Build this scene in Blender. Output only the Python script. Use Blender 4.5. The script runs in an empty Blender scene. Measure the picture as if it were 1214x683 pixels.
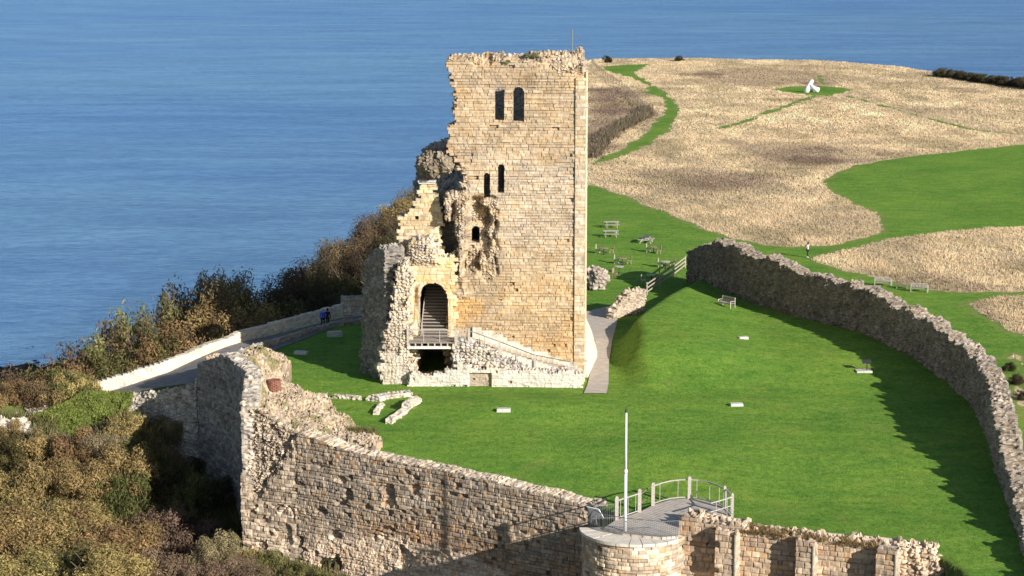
import bpy, math, random
import numpy as np
from mathutils import Vector, Matrix
random.seed(7)
S = bpy.context.scene
COL = S.collection
rad = math.radians

# ------------------------------------------------------------------ camera
F, CX, CY, HC = 2360.0, 607.0, 341.5, 36.0
PITCH = math.atan((341.5 + 90) / F)
cp, sp = math.cos(PITCH), math.sin(PITCH)
def ray(px, py):
    r = (px - CX) / F; d = (py - CY) / F
    return np.array([r, cp - sp * d, -sp - cp * d])
def at(px, py, z=0.0):
    d = ray(px, py); t = (z - HC) / d[2]
    return np.array([d[0] * t, d[1] * t, z])
def atD(px, py, D):
    d = ray(px, py); t = D / d[1]
    return np.array([d[0] * t, D, HC + d[2] * t])
def on_plane(P0, P1, px, py):
    """photo direction -> (u along the vertical plane from P0 to P1, height)"""
    d = ray(px, py)
    t2 = np.array(P1[:2], float) - np.array(P0[:2], float); t2 /= np.linalg.norm(t2)
    n = np.array([t2[1], -t2[0]])
    t = n.dot(np.array(P0[:2])) / n.dot(d[:2])
    p = d * t
    return float(t2.dot(p[:2] - np.array(P0[:2]))), float(HC + p[2])

# ------------------------------------------------------------------ noise
M32 = np.uint64(0xffffffff)
def hsh(a, b, c=0, seed=0):
    with np.errstate(over='ignore'):
        a = np.asarray(a).astype(np.int64).astype(np.uint64); b = np.asarray(b).astype(np.int64).astype(np.uint64)
        c = np.asarray(c).astype(np.int64).astype(np.uint64)
        h = (a * np.uint64(73856093)) ^ (b * np.uint64(19349663)) ^ (c * np.uint64(83492791)) ^ np.uint64(seed * 2654435 + 12345)
        h = h & M32
        h = ((h ^ (h >> np.uint64(16))) * np.uint64(0x45d9f3b)) & M32
        h = ((h ^ (h >> np.uint64(16))) * np.uint64(0x45d9f3b)) & M32
        h = h ^ (h >> np.uint64(16))
    return h.astype(np.float64) / 4294967295.0
def vnoise(x, y, z=0.0, seed=0):
    x, y, z = np.broadcast_arrays(np.asarray(x, float), np.asarray(y, float), np.asarray(z, float))
    ix, iy, iz = np.floor(x), np.floor(y), np.floor(z)
    fx, fy, fz = x - ix, y - iy, z - iz
    fx = fx * fx * (3 - 2 * fx); fy = fy * fy * (3 - 2 * fy); fz = fz * fz * (3 - 2 * fz)
    r = 0
    for dx in (0, 1):
        for dy in (0, 1):
            for dz in (0, 1):
                w = (fx if dx else 1 - fx) * (fy if dy else 1 - fy) * (fz if dz else 1 - fz)
                r = r + w * hsh(ix + dx, iy + dy, iz + dz, seed)
    return r * 2 - 1
def fbm(x, y, z=0.0, seed=0, o=4):
    s = 0; a = 1.0; t = 0; x = np.asarray(x, float); y = np.asarray(y, float); z = np.asarray(z, float)
    for k in range(o):
        s = s + a * vnoise(x, y, z, seed + k * 17); t += a; a *= .5; x = x * 2.03; y = y * 2.03; z = z * 2.03
    return s / t
def cell3(x, y, z, seed=0):
    """3-D cells: distance to nearest, second nearest, random number of the nearest"""
    x, y, z = np.broadcast_arrays(x, y, z)
    ix, iy, iz = np.floor(x), np.floor(y), np.floor(z)
    f1 = np.full(x.shape, 9.0); f2 = np.full(x.shape, 9.0); rid = np.zeros(x.shape)
    for dx in (-1, 0, 1):
        for dy in (-1, 0, 1):
            for dz in (-1, 0, 1):
                cx, cy, cz = ix + dx, iy + dy, iz + dz
                d = (cx + .15 + .7 * hsh(cx, cy, cz, seed) - x) ** 2 + (cy + .15 + .7 * hsh(cx, cy, cz, seed + 1) - y) ** 2 + (cz + .15 + .7 * hsh(cx, cy, cz, seed + 2) - z) ** 2
                near = d < f1
                f2 = np.where(near, f1, np.minimum(f2, d))
                rid = np.where(near, hsh(cx, cy, cz, seed + 3), rid)
                f1 = np.where(near, d, f1)
    return np.sqrt(f1), np.sqrt(f2), rid
def sstep(a, b, x):
    t = np.clip((x - a) / (b - a), 0, 1); return t * t * (3 - 2 * t)
def inpoly(x, y, poly):
    x = np.asarray(x, float); y = np.asarray(y, float); r = np.zeros(x.shape, bool)
    n = len(poly)
    for i in range(n):
        x0, y0 = poly[i][:2]; x1, y1 = poly[(i + 1) % n][:2]
        if y0 == y1: continue
        c = ((y0 > y) != (y1 > y)) & (x < (x1 - x0) * (y - y0) / (y1 - y0) + x0)
        r ^= c
    return r
def segdist(x, y, pts, closed=False):
    d = np.full(np.shape(x), 1e9); n = len(pts)
    for i in range(n if closed else n - 1):
        x0, y0 = pts[i][:2]; x1, y1 = pts[(i + 1) % n][:2]
        ex, ey = x1 - x0, y1 - y0; L = ex * ex + ey * ey + 1e-12
        t = np.clip(((x - x0) * ex + (y - y0) * ey) / L, 0, 1)
        d = np.minimum(d, np.hypot(x - x0 - t * ex, y - y0 - t * ey))
    return d
def sdpoly(x, y, poly):       # negative inside
    d = segdist(x, y, poly, True)
    return np.where(inpoly(x, y, poly), -d, d)

# ------------------------------------------------------------------ mesh helpers
def mesh_from(name, V, faces, col=None, smooth=False):
    V = np.asarray(V, np.float32)
    me = bpy.data.meshes.new(name)
    me.vertices.add(len(V)); me.vertices.foreach_set('co', V.ravel())
    fl = [np.asarray(f, np.int32) for f in faces if len(f)]
    tot = sum(f.size for f in fl); nf = sum(len(f) for f in fl)
    me.loops.add(tot); me.polygons.add(nf)
    me.loops.foreach_set('vertex_index', np.concatenate([f.ravel() for f in fl]))
    starts = []; s = 0
    for f in fl:
        starts.append(s + np.arange(len(f)) * f.shape[1]); s += f.size
    me.polygons.foreach_set('loop_start', np.concatenate(starts).astype(np.int32))
    if col is not None:
        a = me.color_attributes.new('Col', 'FLOAT_COLOR', 'POINT')
        c = np.ones((len(V), 4), np.float32); c[:, :3] = col
        a.data.foreach_set('color', c.ravel())
    me.update(calc_edges=True)
    me.validate()
    me.polygons.foreach_set('use_smooth', np.full(len(me.polygons), bool(smooth)))
    return me
def link(name, me, mat=None, parent=None):
    o = bpy.data.objects.new(name, me); COL.objects.link(o)
    if mat is not None and me is not None: me.materials.append(mat)
    if parent is not None:
        o.parent = parent
        if parent.type == 'EMPTY':      # meshes are built in world space: keep them there
            o.matrix_parent_inverse = (Matrix.Translation(parent.location) @ parent.rotation_euler.to_matrix().to_4x4()).inverted()
    return o
def tag(o, label=None, cat=None, group=None, kind=None):
    if label: o['label'] = label
    if cat: o['category'] = cat
    if group: o['group'] = group
    if kind: o['kind'] = kind
    return o
def empty(name, loc=(0, 0, 0), rz=0.0, label=None, cat=None, group=None):
    o = bpy.data.objects.new(name, None); COL.objects.link(o)
    o.location = [float(v) for v in loc]; o.rotation_euler = (0, 0, rz); o.empty_display_size = .3
    return tag(o, label, cat, group)
def copy_tree(o, parent=None):
    c = o.copy(); COL.objects.link(c)
    if parent is not None:
        c.parent = parent
    for ch in [k for k in o.children]:
        copy_tree(ch, c)
    return c
class MB:
    """boxes, bars, tubes, prisms collected into ONE mesh"""
    def __init__(s): s.v = []; s.f = []
    def add(s, V, Fc):
        b = len(s.v); s.v += [tuple(map(float, p)) for p in V]; s.f += [tuple(i + b for i in f) for f in Fc]
    def box(s, c, d, rz=0.0, M=None, taper=1.0):
        hx, hy, hz = d[0] / 2, d[1] / 2, d[2] / 2; P = []
        for z in (-1, 1):
            k = taper if z > 0 else 1
            for x, y in ((-1, -1), (1, -1), (1, 1), (-1, 1)): P.append(Vector((x * hx * k, y * hy * k, z * hz)))
        R = M if M is not None else Matrix.Rotation(rz, 3, 'Z')
        P = [R @ p + Vector(c) for p in P]
        s.add(P, [(0, 3, 2, 1), (4, 5, 6, 7), (0, 1, 5, 4), (1, 2, 6, 5), (2, 3, 7, 6), (3, 0, 4, 7)])
    def bar(s, a, b, w, h=None):
        a = Vector(a); b = Vector(b); h = h or w; d = b - a; L = d.length; d.normalize()
        up = Vector((0, 0, 1)) if abs(d.z) < .95 else Vector((0, 1, 0))
        x = d.cross(up).normalized(); y = x.cross(d).normalized(); P = []
        for q in (a, b):
            for i, j in ((-1, -1), (1, -1), (1, 1), (-1, 1)): P.append(q + x * (i * w / 2) + y * (j * h / 2))
        s.add(P, [(0, 1, 2, 3), (7, 6, 5, 4), (0, 4, 5, 1), (1, 5, 6, 2), (2, 6, 7, 3), (3, 7, 4, 0)])
    def tube(s, pts, r, n=8, caps=True):
        pts = [Vector(p) for p in pts]; rr = r if isinstance(r, (list, tuple)) else [r] * len(pts); P = []
        for k, p in enumerate(pts):
            d = (pts[min(k + 1, len(pts) - 1)] - pts[max(k - 1, 0)]).normalized()
            up = Vector((0, 0, 1)) if abs(d.z) < .95 else Vector((0, 1, 0))
            x = d.cross(up).normalized(); y = x.cross(d).normalized()
            for i in range(n):
                a = 2 * math.pi * i / n; P.append(p + x * (math.cos(a) * rr[k]) + y * (math.sin(a) * rr[k]))
        Fc = []
        for k in range(len(pts) - 1):
            for i in range(n): Fc.append((k * n + i, k * n + (i + 1) % n, (k + 1) * n + (i + 1) % n, (k + 1) * n + i))
        if caps: Fc.append(tuple(range(n - 1, -1, -1))); Fc.append(tuple((len(pts) - 1) * n + i for i in range(n)))
        s.add(P, Fc)
    def prism(s, poly, z0, z1):
        n = len(poly); P = [(p[0], p[1], z0) for p in poly] + [(p[0], p[1], z1) for p in poly]
        s.add(P, [tuple(range(n - 1, -1, -1)), tuple(range(n, 2 * n))] + [(i, (i + 1) % n, n + (i + 1) % n, n + i) for i in range(n)])
    def build(s, name, mat, parent=None, smooth=False):
        me = bpy.data.meshes.new(name); me.from_pydata(s.v, [], s.f); me.update()
        if smooth: me.polygons.foreach_set('use_smooth', [True] * len(me.polygons))
        return link(name, me, mat, parent)

# ------------------------------------------------------------------ materials
class NT:
    def __init__(s, name):
        s.m = bpy.data.materials.new(name); s.m.use_nodes = True; s.t = s.m.node_tree
        s.t.nodes.clear(); s.out = s.n('ShaderNodeOutputMaterial'); s.p = s.n('ShaderNodeBsdfPrincipled')
        s.l(s.p.outputs[0], s.out.inputs[0])
    def n(s, t, **k):
        o = s.t.nodes.new(t)
        for a, b in k.items(): setattr(o, a, b)
        return o
    def l(s, a, b): s.t.links.new(a, b)
    def noise(s, scale, detail=4, rough=.6, vec=None, dist=0.0):
        o = s.n('ShaderNodeTexNoise'); o.inputs['Scale'].default_value = scale; o.inputs['Detail'].default_value = detail
        o.inputs['Roughness'].default_value = rough; o.inputs['Distortion'].default_value = dist
        if vec is not None: s.l(vec, o.inputs['Vector'])
        return o
    def ramp(s, fac, stops):
        o = s.n('ShaderNodeValToRGB'); e = o.color_ramp.elements
        while len(e) < len(stops): e.new(.5)
        for q, (p, c) in zip(e, stops): q.position = p; q.color = (*c, 1)
        s.l(fac, o.inputs[0]); return o
    def mix(s, a, b, fac, mode='MIX'):
        o = s.n('ShaderNodeMix', data_type='RGBA', blend_type=mode)
        for sock, v in ((o.inputs[0], fac), (o.inputs[6], a), (o.inputs[7], b)):
            if hasattr(v, 'links') or hasattr(v, 'is_linked'): s.l(v, sock)
            elif isinstance(v, tuple): sock.default_value = (*v, 1)
            else: sock.default_value = v
        return o.outputs[2]
    def math(s, op, a, b=0.0, c=None):
        o = s.n('ShaderNodeMath', operation=op)
        for i, v in enumerate((a, b) if c is None else (a, b, c)):
            if hasattr(v, 'is_linked'): s.l(v, o.inputs[i])
            else: o.inputs[i].default_value = v
        return o.outputs[0]
    def bump(s, h, strength=.3, dist=.05):
        o = s.n('ShaderNodeBump'); o.inputs['Strength'].default_value = strength; o.inputs['Distance'].default_value = dist
        s.l(h, o.inputs['Height']); s.l(o.outputs[0], s.p.inputs['Normal'])
    def pos(s): return s.n('ShaderNodeNewGeometry').outputs['Position']
    def obj(s): return s.n('ShaderNodeTexCoord').outputs['Object']
    def attr(s, name):
        return s.n('ShaderNodeAttribute', attribute_name=name)
    def scaled(s, vec, sc, loc=(0, 0, 0), rot=(0, 0, 0)):
        o = s.n('ShaderNodeMapping'); o.inputs['Scale'].default_value = sc; o.inputs['Rotation'].default_value = rot; s.l(vec, o.inputs['Vector']); return o.outputs[0]
    def done(s, rough=.9, spec=.2):
        s.p.inputs['Roughness'].default_value = rough; s.p.inputs['Specular IOR Level'].default_value = spec
        return s.m

def mat_stone(name='weathered_stone', bump=.35):
    t = NT(name); c = t.attr('Col'); P = t.pos()
    n1 = t.noise(7, 6, .7, P); n2 = t.noise(.35, 3, .6, P); n3 = t.noise(2.2, 5, .7, P)
    k = t.ramp(n1.outputs[0], [(.25, (.66, .66, .67)), (.5, (1, 1, 1)), (.8, (1.22, 1.2, 1.16))])
    a = t.mix(c.outputs[0], k.outputs[0], 1.0, 'MULTIPLY')
    k2 = t.ramp(n2.outputs[0], [(.3, (.86, .86, .88)), (.7, (1.1, 1.08, 1.02))])
    a = t.mix(a, k2.outputs[0], 1.0, 'MULTIPLY')
    li = t.ramp(n3.outputs[0], [(.62, (0, 0, 0)), (.74, (1, 1, 1))])
    f = t.math('MULTIPLY', li.outputs[0], .22)
    a = t.mix(a, (.30, .27, .22), f)
    t.l(a, t.p.inputs['Base Color']); t.bump(n1.outputs[0], bump, .06)
    return t.done(.93, .15)
def mat_plain(name, c, var=.25, scale=8, rough=.7, spec=.3, bump=.15, metal=0.0):
    t = NT(name); n = t.noise(scale, 5, .65, t.obj())
    lo = tuple(v * (1 - var) for v in c); hi = tuple(min(1, v * (1 + var)) for v in c)
    r = t.ramp(n.outputs[0], [(.3, lo), (.7, hi)]); t.l(r.outputs[0], t.p.inputs['Base Color'])
    t.bump(n.outputs[0], bump, .02); t.p.inputs['Metallic'].default_value = metal
    return t.done(rough, spec)
def mat_wood(name, c, var=.3):
    t = NT(name); v = t.scaled(t.obj(), (3, 3, 3)); n = t.noise(3, 6, .7, v, 1.0)
    n2 = t.noise(30, 3, .6, t.obj())
    lo = tuple(q * (1 - var) for q in c); hi = tuple(min(1, q * (1 + var)) for q in c)
    r = t.ramp(n.outputs[0], [(.3, lo), (.7, hi)])
    a = t.mix(r.outputs[0], (.9, .9, .9), .0); k = t.ramp(n2.outputs[0], [(.3, (.8, .8, .8)), (.7, (1.1, 1.1, 1.1))])
    a = t.mix(a, k.outputs[0], 1.0, 'MULTIPLY'); t.l(a, t.p.inputs['Base Color']); t.bump(n2.outputs[0], .2, .01)
    return t.done(.8, .2)
def mat_leaf(name='leaves', trans=.25):
    t = NT(name); c = t.attr('Col'); oi = t.n('ShaderNodeObjectInfo')
    hs = t.n('ShaderNodeHueSaturation')
    h = t.math('MULTIPLY_ADD', oi.outputs['Random'], .05, .475); v = t.math('MULTIPLY_ADD', oi.outputs['Random'], .5, .75)
    t.l(h, hs.inputs['Hue']); t.l(v, hs.inputs['Value']); t.l(c.outputs[0], hs.inputs['Color'])
    t.l(hs.outputs[0], t.p.inputs['Base Color'])
    tr = t.n('ShaderNodeBsdfTranslucent'); t.l(hs.outputs[0], tr.inputs[0])
    mx = t.n('ShaderNodeMixShader'); mx.inputs[0].default_value = trans
    t.l(t.p.outputs[0], mx.inputs[1]); t.l(tr.outputs[0], mx.inputs[2]); t.l(mx.outputs[0], t.out.inputs[0])
    return t.done(.75, .15)
STONE = mat_stone(); LEAF = mat_leaf()
OAK = mat_wood('silvered_oak', (.42, .37, .32)); OAKD = mat_wood('dark_timber', (.22, .17, .13)); PINE = mat_wood('pale_timber', (.40, .33, .26))
WHITE = mat_plain('white_paint', (.80, .80, .78), .05, 5, .5, .4, .05)
STEEL = mat_plain('galvanised_steel', (.24, .25, .26), .15, 20, .45, .5, .05, .6)
CONC = mat_plain('pale_concrete', (.50, .47, .42), .18, 3, .9, .15, .2)
ASPH = mat_plain('asphalt', (.20, .185, .175), .25, 1.2, .9, .2, .2)
PAVE = mat_plain('gravel_path', (.48, .405, .33), .18, 1.5, .95, .1, .3)
DARKM = mat_plain('dark_metal', (.05, .05, .055), .2, 12, .5, .4, .05, .3)
TERRA = mat_plain('terracotta', (.36, .13, .08), .2, 8)
BARK = mat_plain('bark', (.12, .09, .065), .3, 6, .95, .1, .4)
# ------------------------------------------------------------------ light, sky, camera
cam = bpy.data.cameras.new('camera'); co = bpy.data.objects.new('camera', cam); COL.objects.link(co)
co.location = (0, 0, HC); co.rotation_euler = (math.pi / 2 - PITCH, 0, 0)
cam.sensor_width = 36; cam.lens = F / 1214 * 36; cam.clip_start = 1; cam.clip_end = 60000; S.camera = co
AZ, EL = rad(42), rad(21.5)
SUNV = Vector((-math.sin(AZ) * math.cos(EL), math.cos(AZ) * math.cos(EL), -math.sin(EL)))
sl = bpy.data.lights.new('sun', 'SUN'); sl.energy = 5.0; sl.angle = rad(.5); sl.color = (1, .965, .91)
so = bpy.data.objects.new('sun', sl); COL.objects.link(so); so.rotation_euler = SUNV.to_track_quat('-Z', 'Y').to_euler(); so.location = (80, 40, 90)
W = bpy.data.worlds.new('World'); S.world = W; W.use_nodes = True
wt = W.node_tree; bg = wt.nodes['Background']; sky = wt.nodes.new('ShaderNodeTexSky'); sky.sky_type = 'NISHITA'
sky.sun_disc = False; sky.sun_elevation = EL; sky.sun_rotation = math.pi - AZ; sky.altitude = 100; sky.air_density = 1; sky.dust_density = .6; sky.ozone_density = 1.5
wt.links.new(sky.outputs[0], bg.inputs[0]); bg.inputs[1].default_value = .08
S.view_settings.view_transform = 'Standard'; S.view_settings.look = 'None'; S.view_settings.gamma = 1; S.view_settings.exposure = 0.6
S.render.engine = 'CYCLES'; S.cycles.max_bounces = 5; S.cycles.diffuse_bounces = 3; S.cycles.use_denoising = True

# ------------------------------------------------------------------ terrain
HEAD = [(-90, 140), (-46, 156.4), (-36, 160.8), (-28.6, 162.7), (-23.4, 171), (-15.5, 181.8), (-12.5, 190), (-12, 235), (-13, 265), (-6, 330), (4, 420), (13, 515), (22, 541), (50, 546), (80, 538), (99, 515), (106, 487), (118, 447), (150, 400), (250, 330), (400, 250), (400, 40), (-90, 40)]
DITCH = [(60, 60), (26.6, 60), (26.6, 106), (25.4, 111.9), (10.9, 117.1), (8, 118.6), (5.1, 123.7), (-14.3, 134.95), (-18.2, 136.9), (-18.4, 144.5), (-20.6, 149.8), (-24.2, 153.9), (-30, 157.7), (-38.5, 159.2), (-46, 156.2), (-92, 138), (-92, 60)]
WARD = [tuple(at(px, py, .9)[:2]) for px, py in ((800, 316), (813, 323), (849, 339), (891, 357), (940, 372), (1017, 391), (1075, 417), (1128, 446), (1152, 468), (1168, 495), (1178, 530), (1194, 568), (1214, 628), (1235, 700))]
WALL_R = WARD[1:]
WARDP = WARD + [(34, 60), (-10, 60), (-10, 190), (14, 205)]
DC = []
for px, py, z in [(200, 683, -11), (0, 683, -9), (0, 600, -8), (100, 560, -7.5), (160, 520, -6), (100, 515, -4.2), (30, 520, -4), (0, 540, -5), (240, 520, -9), (262, 600, -11), (200, 560, -8.5), (140, 490, -2.2), (60, 490, -2.6), (0, 500, -3.2)]:
    p = at(px, py, z); DC.append(p)
DC += [np.array([30, 95, -13.]), np.array([-60, 100, -9.]), np.array([-40, 80, -11.]), np.array([10, 90, -13.]), np.array([-19.8, 134, -8.2]), np.array([-14.5, 131.8, -8.3]), np.array([-9.5, 128.5, -8.9]), np.array([-4, 125, -10.5]), np.array([2, 119, -12.]), np.array([14, 110, -12.5])]
DC = np.array(DC)
def zfun(x, y):
    x = np.asarray(x, float); y = np.asarray(y, float)
    z = .22 * fbm(x / 22, y / 22, 0, 5, 3)
    # rampart mound right of the keep
    wob = .5 * vnoise(y / 4, x / 9, 0, 8)
    m = sstep(8.6, 11.4, x + wob) * (1 - .62 * sstep(13.5, 23, x)) * sstep(150, 163, y)
    back = 173.5 + (x - 11) * 3.0
    m = m * (1 - sstep(-1.2, 3.2, y - back))
    z = z + 1.75 * m * sstep(1.4, .4, sdpoly(x, y, WARDP))
    z = z - 2.6 * sstep(-23.5, -37, x)
    z = z + .5 * np.exp(-((x - 1) / 9) ** 2 - ((y - 146) / 4) ** 2)
    z = z - .55 * sstep(136, 123, y) * sstep(-14, -2, x) + .45 * sstep(142, 134, y) * sstep(-6, -13, x)
    w = 0; zz = 0
    dd = sdpoly(x, y, DITCH)
    for q in DC:
        wi = 1 / ((x - q[0]) ** 2 + (y - q[1]) ** 2 + 4.0); wi = wi * wi
        w = w + wi; zz = zz + wi * q[2]
    zd = zz / w + .35 * fbm(x / 4, y / 4, 0, 9, 3)
    z = np.where(dd < .0, zd + (z - zd) * sstep(-.85, -.45, dd), z)
    d = sdpoly(x, y, HEAD)
    slope = np.where(y < 240, .62, .9)
    drop = np.maximum(0, d - .3) * slope * sstep(0, 4, d)
    z = z - drop + np.where(d > 2, 1.0 * fbm(x / 9, y / 9, 0, 12, 3) * sstep(2, 8, d), 0)
    return np.maximum(z, -84)
def z1(x, y): return float(zfun(np.array([x]), np.array([y]))[0])
def at_g(px, py):
    """where the line of sight through a photo pixel meets the terrain"""
    d = ray(px, py); lo = 95.0
    ts = np.concatenate([np.arange(95, 260, .4), np.arange(260, 640, 1.2)])
    zz = HC + d[2] * ts - zfun(d[0] * ts, d[1] * ts)
    i = int(np.argmax(zz < 0)) if (zz < 0).any() else int(np.argmin(zz))
    if i == 0: t = ts[0]
    else:
        a, b = zz[i - 1], zz[i]; t = ts[i - 1] + (ts[i] - ts[i - 1]) * (a / (a - b + 1e-9))
    p = d * t; return np.array([p[0], p[1], z1(p[0], p[1])])
def G(pts): return [tuple(at_g(*p)[:2]) for p in pts]

# outlines of the mown grass and the long-grass meadow
G_PATH = G([(702, 196), (737, 185), (768, 173), (792, 156), (804, 140), (805, 130), (797, 116), (782, 105), (762, 93), (752, 87), (762, 81), (772, 76), (740, 77), (712, 79), (727, 87), (749, 92), (766, 101), (767, 108), (753, 109), (780, 114), (787, 121), (786, 132), (776, 146), (762, 160), (737, 177), (710, 187), (699, 193)])
G_ROUND = G([(915, 106), (935, 102.5), (970, 102), (1000, 104), (1012, 107), (1000, 111), (980, 114), (958, 113), (935, 110)])
M_BIG = G([(690, 217), (712, 222), (738, 232), (762, 243), (790, 251), (815, 262), (840, 272), (870, 282), (905, 289), (940, 292.5), (985, 291), (1015, 285), (1040, 277), (1048, 266), (1035, 252), (1010, 241), (985, 228), (977, 215), (985, 207), (1010, 197), (1060, 188), (1130, 180), (1214, 171)]) + [(110, 300), (200, 290), (400, 285), (400, 700), (-40, 700), (-30, 300), (-3, 265)]
M_MID = G([(964, 309), (985, 299), (1035, 288), (1100, 277), (1160, 271), (1214, 269)]) + [(75, 240), (75, 205)] + G([(1214, 346), (1160, 347), (1110, 345), (1070, 337), (1030, 328), (992, 319)])
M_LOW = G([(1214, 351), (1175, 352), (1148, 361), (1155, 371), (1190, 388), (1214, 398)]) + [(70, 172), (70, 198)]
M_EDGE = G([(1186, 424), (1202, 420), (1214, 428), (1214, 500), (1206, 470), (1196, 445)]) + [(60, 130), (60, 150)]
LINE_A = G([(968, 113), (925, 128), (880, 145), (850, 153)]); LINE_B = G([(1000, 113), (1060, 129), (1110, 143), (1152, 154), (1214, 160)]); LINE_C = G([(978, 104), (974, 96), (971, 90)])
BROWN = [G([(690, 106), (742, 104), (762, 128), (745, 148), (700, 176), (685, 178)]), G([(782, 206), (850, 205), (918, 214), (912, 227), (840, 228), (790, 220)]), G([(935, 186), (1005, 176), (1015, 188), (965, 199)]), G([(820, 84), (950, 84), (1010, 96), (900, 103), (830, 98)])]
PALE = G([(960, 118), (1000, 116), (1080, 138), (1150, 155), (1060, 165), (960, 170), (900, 160), (870, 148)])
FENCE_A = G([(702, 76), (708, 84), (718, 92), (730, 100), (742, 108), (750, 116), (757, 123), (764, 131)])
HEDGE_A = G([(764, 131), (763, 138), (752, 144), (736, 152), (722, 161), (708, 174), (697, 188)])
def meadow_sd(x, y):
    big = -sdpoly(x, y, M_BIG)
    big = np.minimum(big, sdpoly(x, y, G_PATH)); big = np.minimum(big, sdpoly(x, y, G_ROUND))
    big = np.minimum(big, segdist(x, y, LINE_A) - .9); big = np.minimum(big, segdist(x, y, LINE_B) - .85); big = np.minimum(big, segdist(x, y, LINE_C) - .7)
    o = np.maximum(-sdpoly(x, y, M_MID), np.maximum(-sdpoly(x, y, M_LOW), -sdpoly(x, y, M_EDGE)))
    return np.maximum(big, o) + .55 * vnoise(x / 2.6, y / 5.0, 0, 51) + .3 * vnoise(x / .9, y / 1.6, 0, 52)
def brown_amt(x, y):
    b = np.zeros(np.shape(x))
    for i, P in enumerate(BROWN):
        s = 7.0
        b = np.maximum(b, (1, .75, .55, .45)[i] * sstep(s, -s, sdpoly(x, y, P) + 5 * vnoise(x / 9, y / 9, 0, 31)))
    return np.maximum(b, .25 * sstep(2.5, 0, segdist(x, y, HEDGE_A)))

def axis(*seg):
    a = []
    for lo, hi, st in seg: a.append(np.arange(lo, hi, st))
    a.append([seg[-1][1]]); return np.concatenate(a)
gx = axis((-420, -170, 25), (-170, -70, 4), (-70, -42, 1.2), (-42, 46, .4), (46, 130, 1.5), (130, 400, 10))
gy = axis((40, 100, 4), (100, 205, .4), (205, 260, .8), (260, 560, 2), (560, 760, 10))
X, Y = np.meshgrid(gx, gy, indexing='ij'); sh = X.shape
Z = zfun(X.ravel(), Y.ravel()); md = meadow_sd(X.ravel(), Y.ravel())
dH = sdpoly(X.ravel(), Y.ravel(), HEAD); dD = sdpoly(X.ravel(), Y.ravel(), DITCH)
wild = np.maximum(sstep(-.4, 1.2, dH) * (Y.ravel() < 330), sstep(.5, -1, dD))
wild = np.maximum(wild, sstep(1.5, 6, dH))
ids = np.arange(X.size).reshape(sh)
q = np.stack([ids[:-1, :-1], ids[1:, :-1], ids[1:, 1:], ids[:-1, 1:]], -1).reshape(-1, 4)
me = mesh_from('ground', np.stack([X.ravel(), Y.ravel(), Z], 1), [q], np.stack([np.clip(md / 8 + .5, 0, 1), wild, brown_amt(X.ravel(), Y.ravel())], 1), True)
t = NT('turf_and_meadow'); c = t.attr('Col'); sx = t.n('ShaderNodeSeparateColor'); t.l(c.outputs[0], sx.inputs[0]); P = t.pos()
nf = t.noise(9, 5, .75, t.scaled(P, (1, .55, 1))); nm = t.noise(1.1, 6, .75, P); nk = t.noise(3.2, 4, .7, t.scaled(P, (1, .6, 1))); nl = t.noise(.09, 4, .6, P); ns = t.noise(.45, 4, .6, t.scaled(P, (.6, 1.6, 1), rot=(0, 0, .3)))
g = t.ramp(nf.outputs[0], [(.26, (.085, .185, .022)), (.5, (.155, .285, .04)), (.74, (.235, .37, .075))])
g2 = t.ramp(nm.outputs[0], [(.3, (.74, .8, .72)), (.5, (1, 1, 1)), (.72, (1.24, 1.14, 1.15))])
g3 = t.ramp(nl.outputs[0], [(.36, (.74, .80, .8)), (.52, (.92, .92, .92)), (.68, (1.12, 1.0, 1.0))])
g4 = t.ramp(ns.outputs[0], [(.35, (.78, .86, .84)), (.65, (1.12, 1.04, 1.0))])
ga = t.mix(g.outputs[0], g2.outputs[0], 1.0, 'MULTIPLY'); ga = t.mix(ga, g3.outputs[0], 1.0, 'MULTIPLY'); ga = t.mix(ga, g4.outputs[0], 1.0, 'MULTIPLY'); g5 = t.ramp(nk.outputs[0], [(.3, (.64, .72, .66)), (.5, (1, 1, 1)), (.72, (1.28, 1.2, 1.2))]); ga = t.mix(ga, g5.outputs[0], 1.0, 'MULTIPLY')
tn = t.ramp(nm.outputs[0], [(.3, (.40, .31, .185)), (.6, (.58, .465, .29))])
tb = t.mix(tn.outputs[0], (.19, .13, .095), sx.outputs[2])
edge = t.math('ADD', sx.outputs[0], t.math('MULTIPLY_ADD', nm.outputs[0], .16, -.08))
isM = t.ramp(edge, [(.495, (0, 0, 0)), (.51, (1, 1, 1))])
nd = t.noise(.33, 5, .7, P, .5); dr = t.ramp(nd.outputs[0], [(.54, (0, 0, 0)), (.72, (1, 1, 1))]); ga = t.mix(ga, (.24, .26, .065), t.math('MULTIPLY', dr.outputs[0], .5))
bd = t.ramp(edge, [(.36, (0, 0, 0)), (.495, (1, 1, 1))]); ga = t.mix(ga, (.25, .24, .08), t.math('MULTIPLY', bd.outputs[0], .55))
a = t.mix(ga, tb, isM.outputs[0])
wl = t.ramp(nm.outputs[0], [(.3, (.055, .05, .025)), (.5, (.1, .085, .04)), (.7, (.17, .13, .065))])
a = t.mix(a, wl.outputs[0], sx.outputs[1]); t.l(a, t.p.inputs['Base Color'])
hb = t.math('ADD', nf.outputs[0], t.math('MULTIPLY', nm.outputs[0], 1.2)); t.bump(hb, .5, .12)
GROUND = t.done(.95, .05)
tag(link('ground', me, GROUND), kind='structure')

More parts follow.
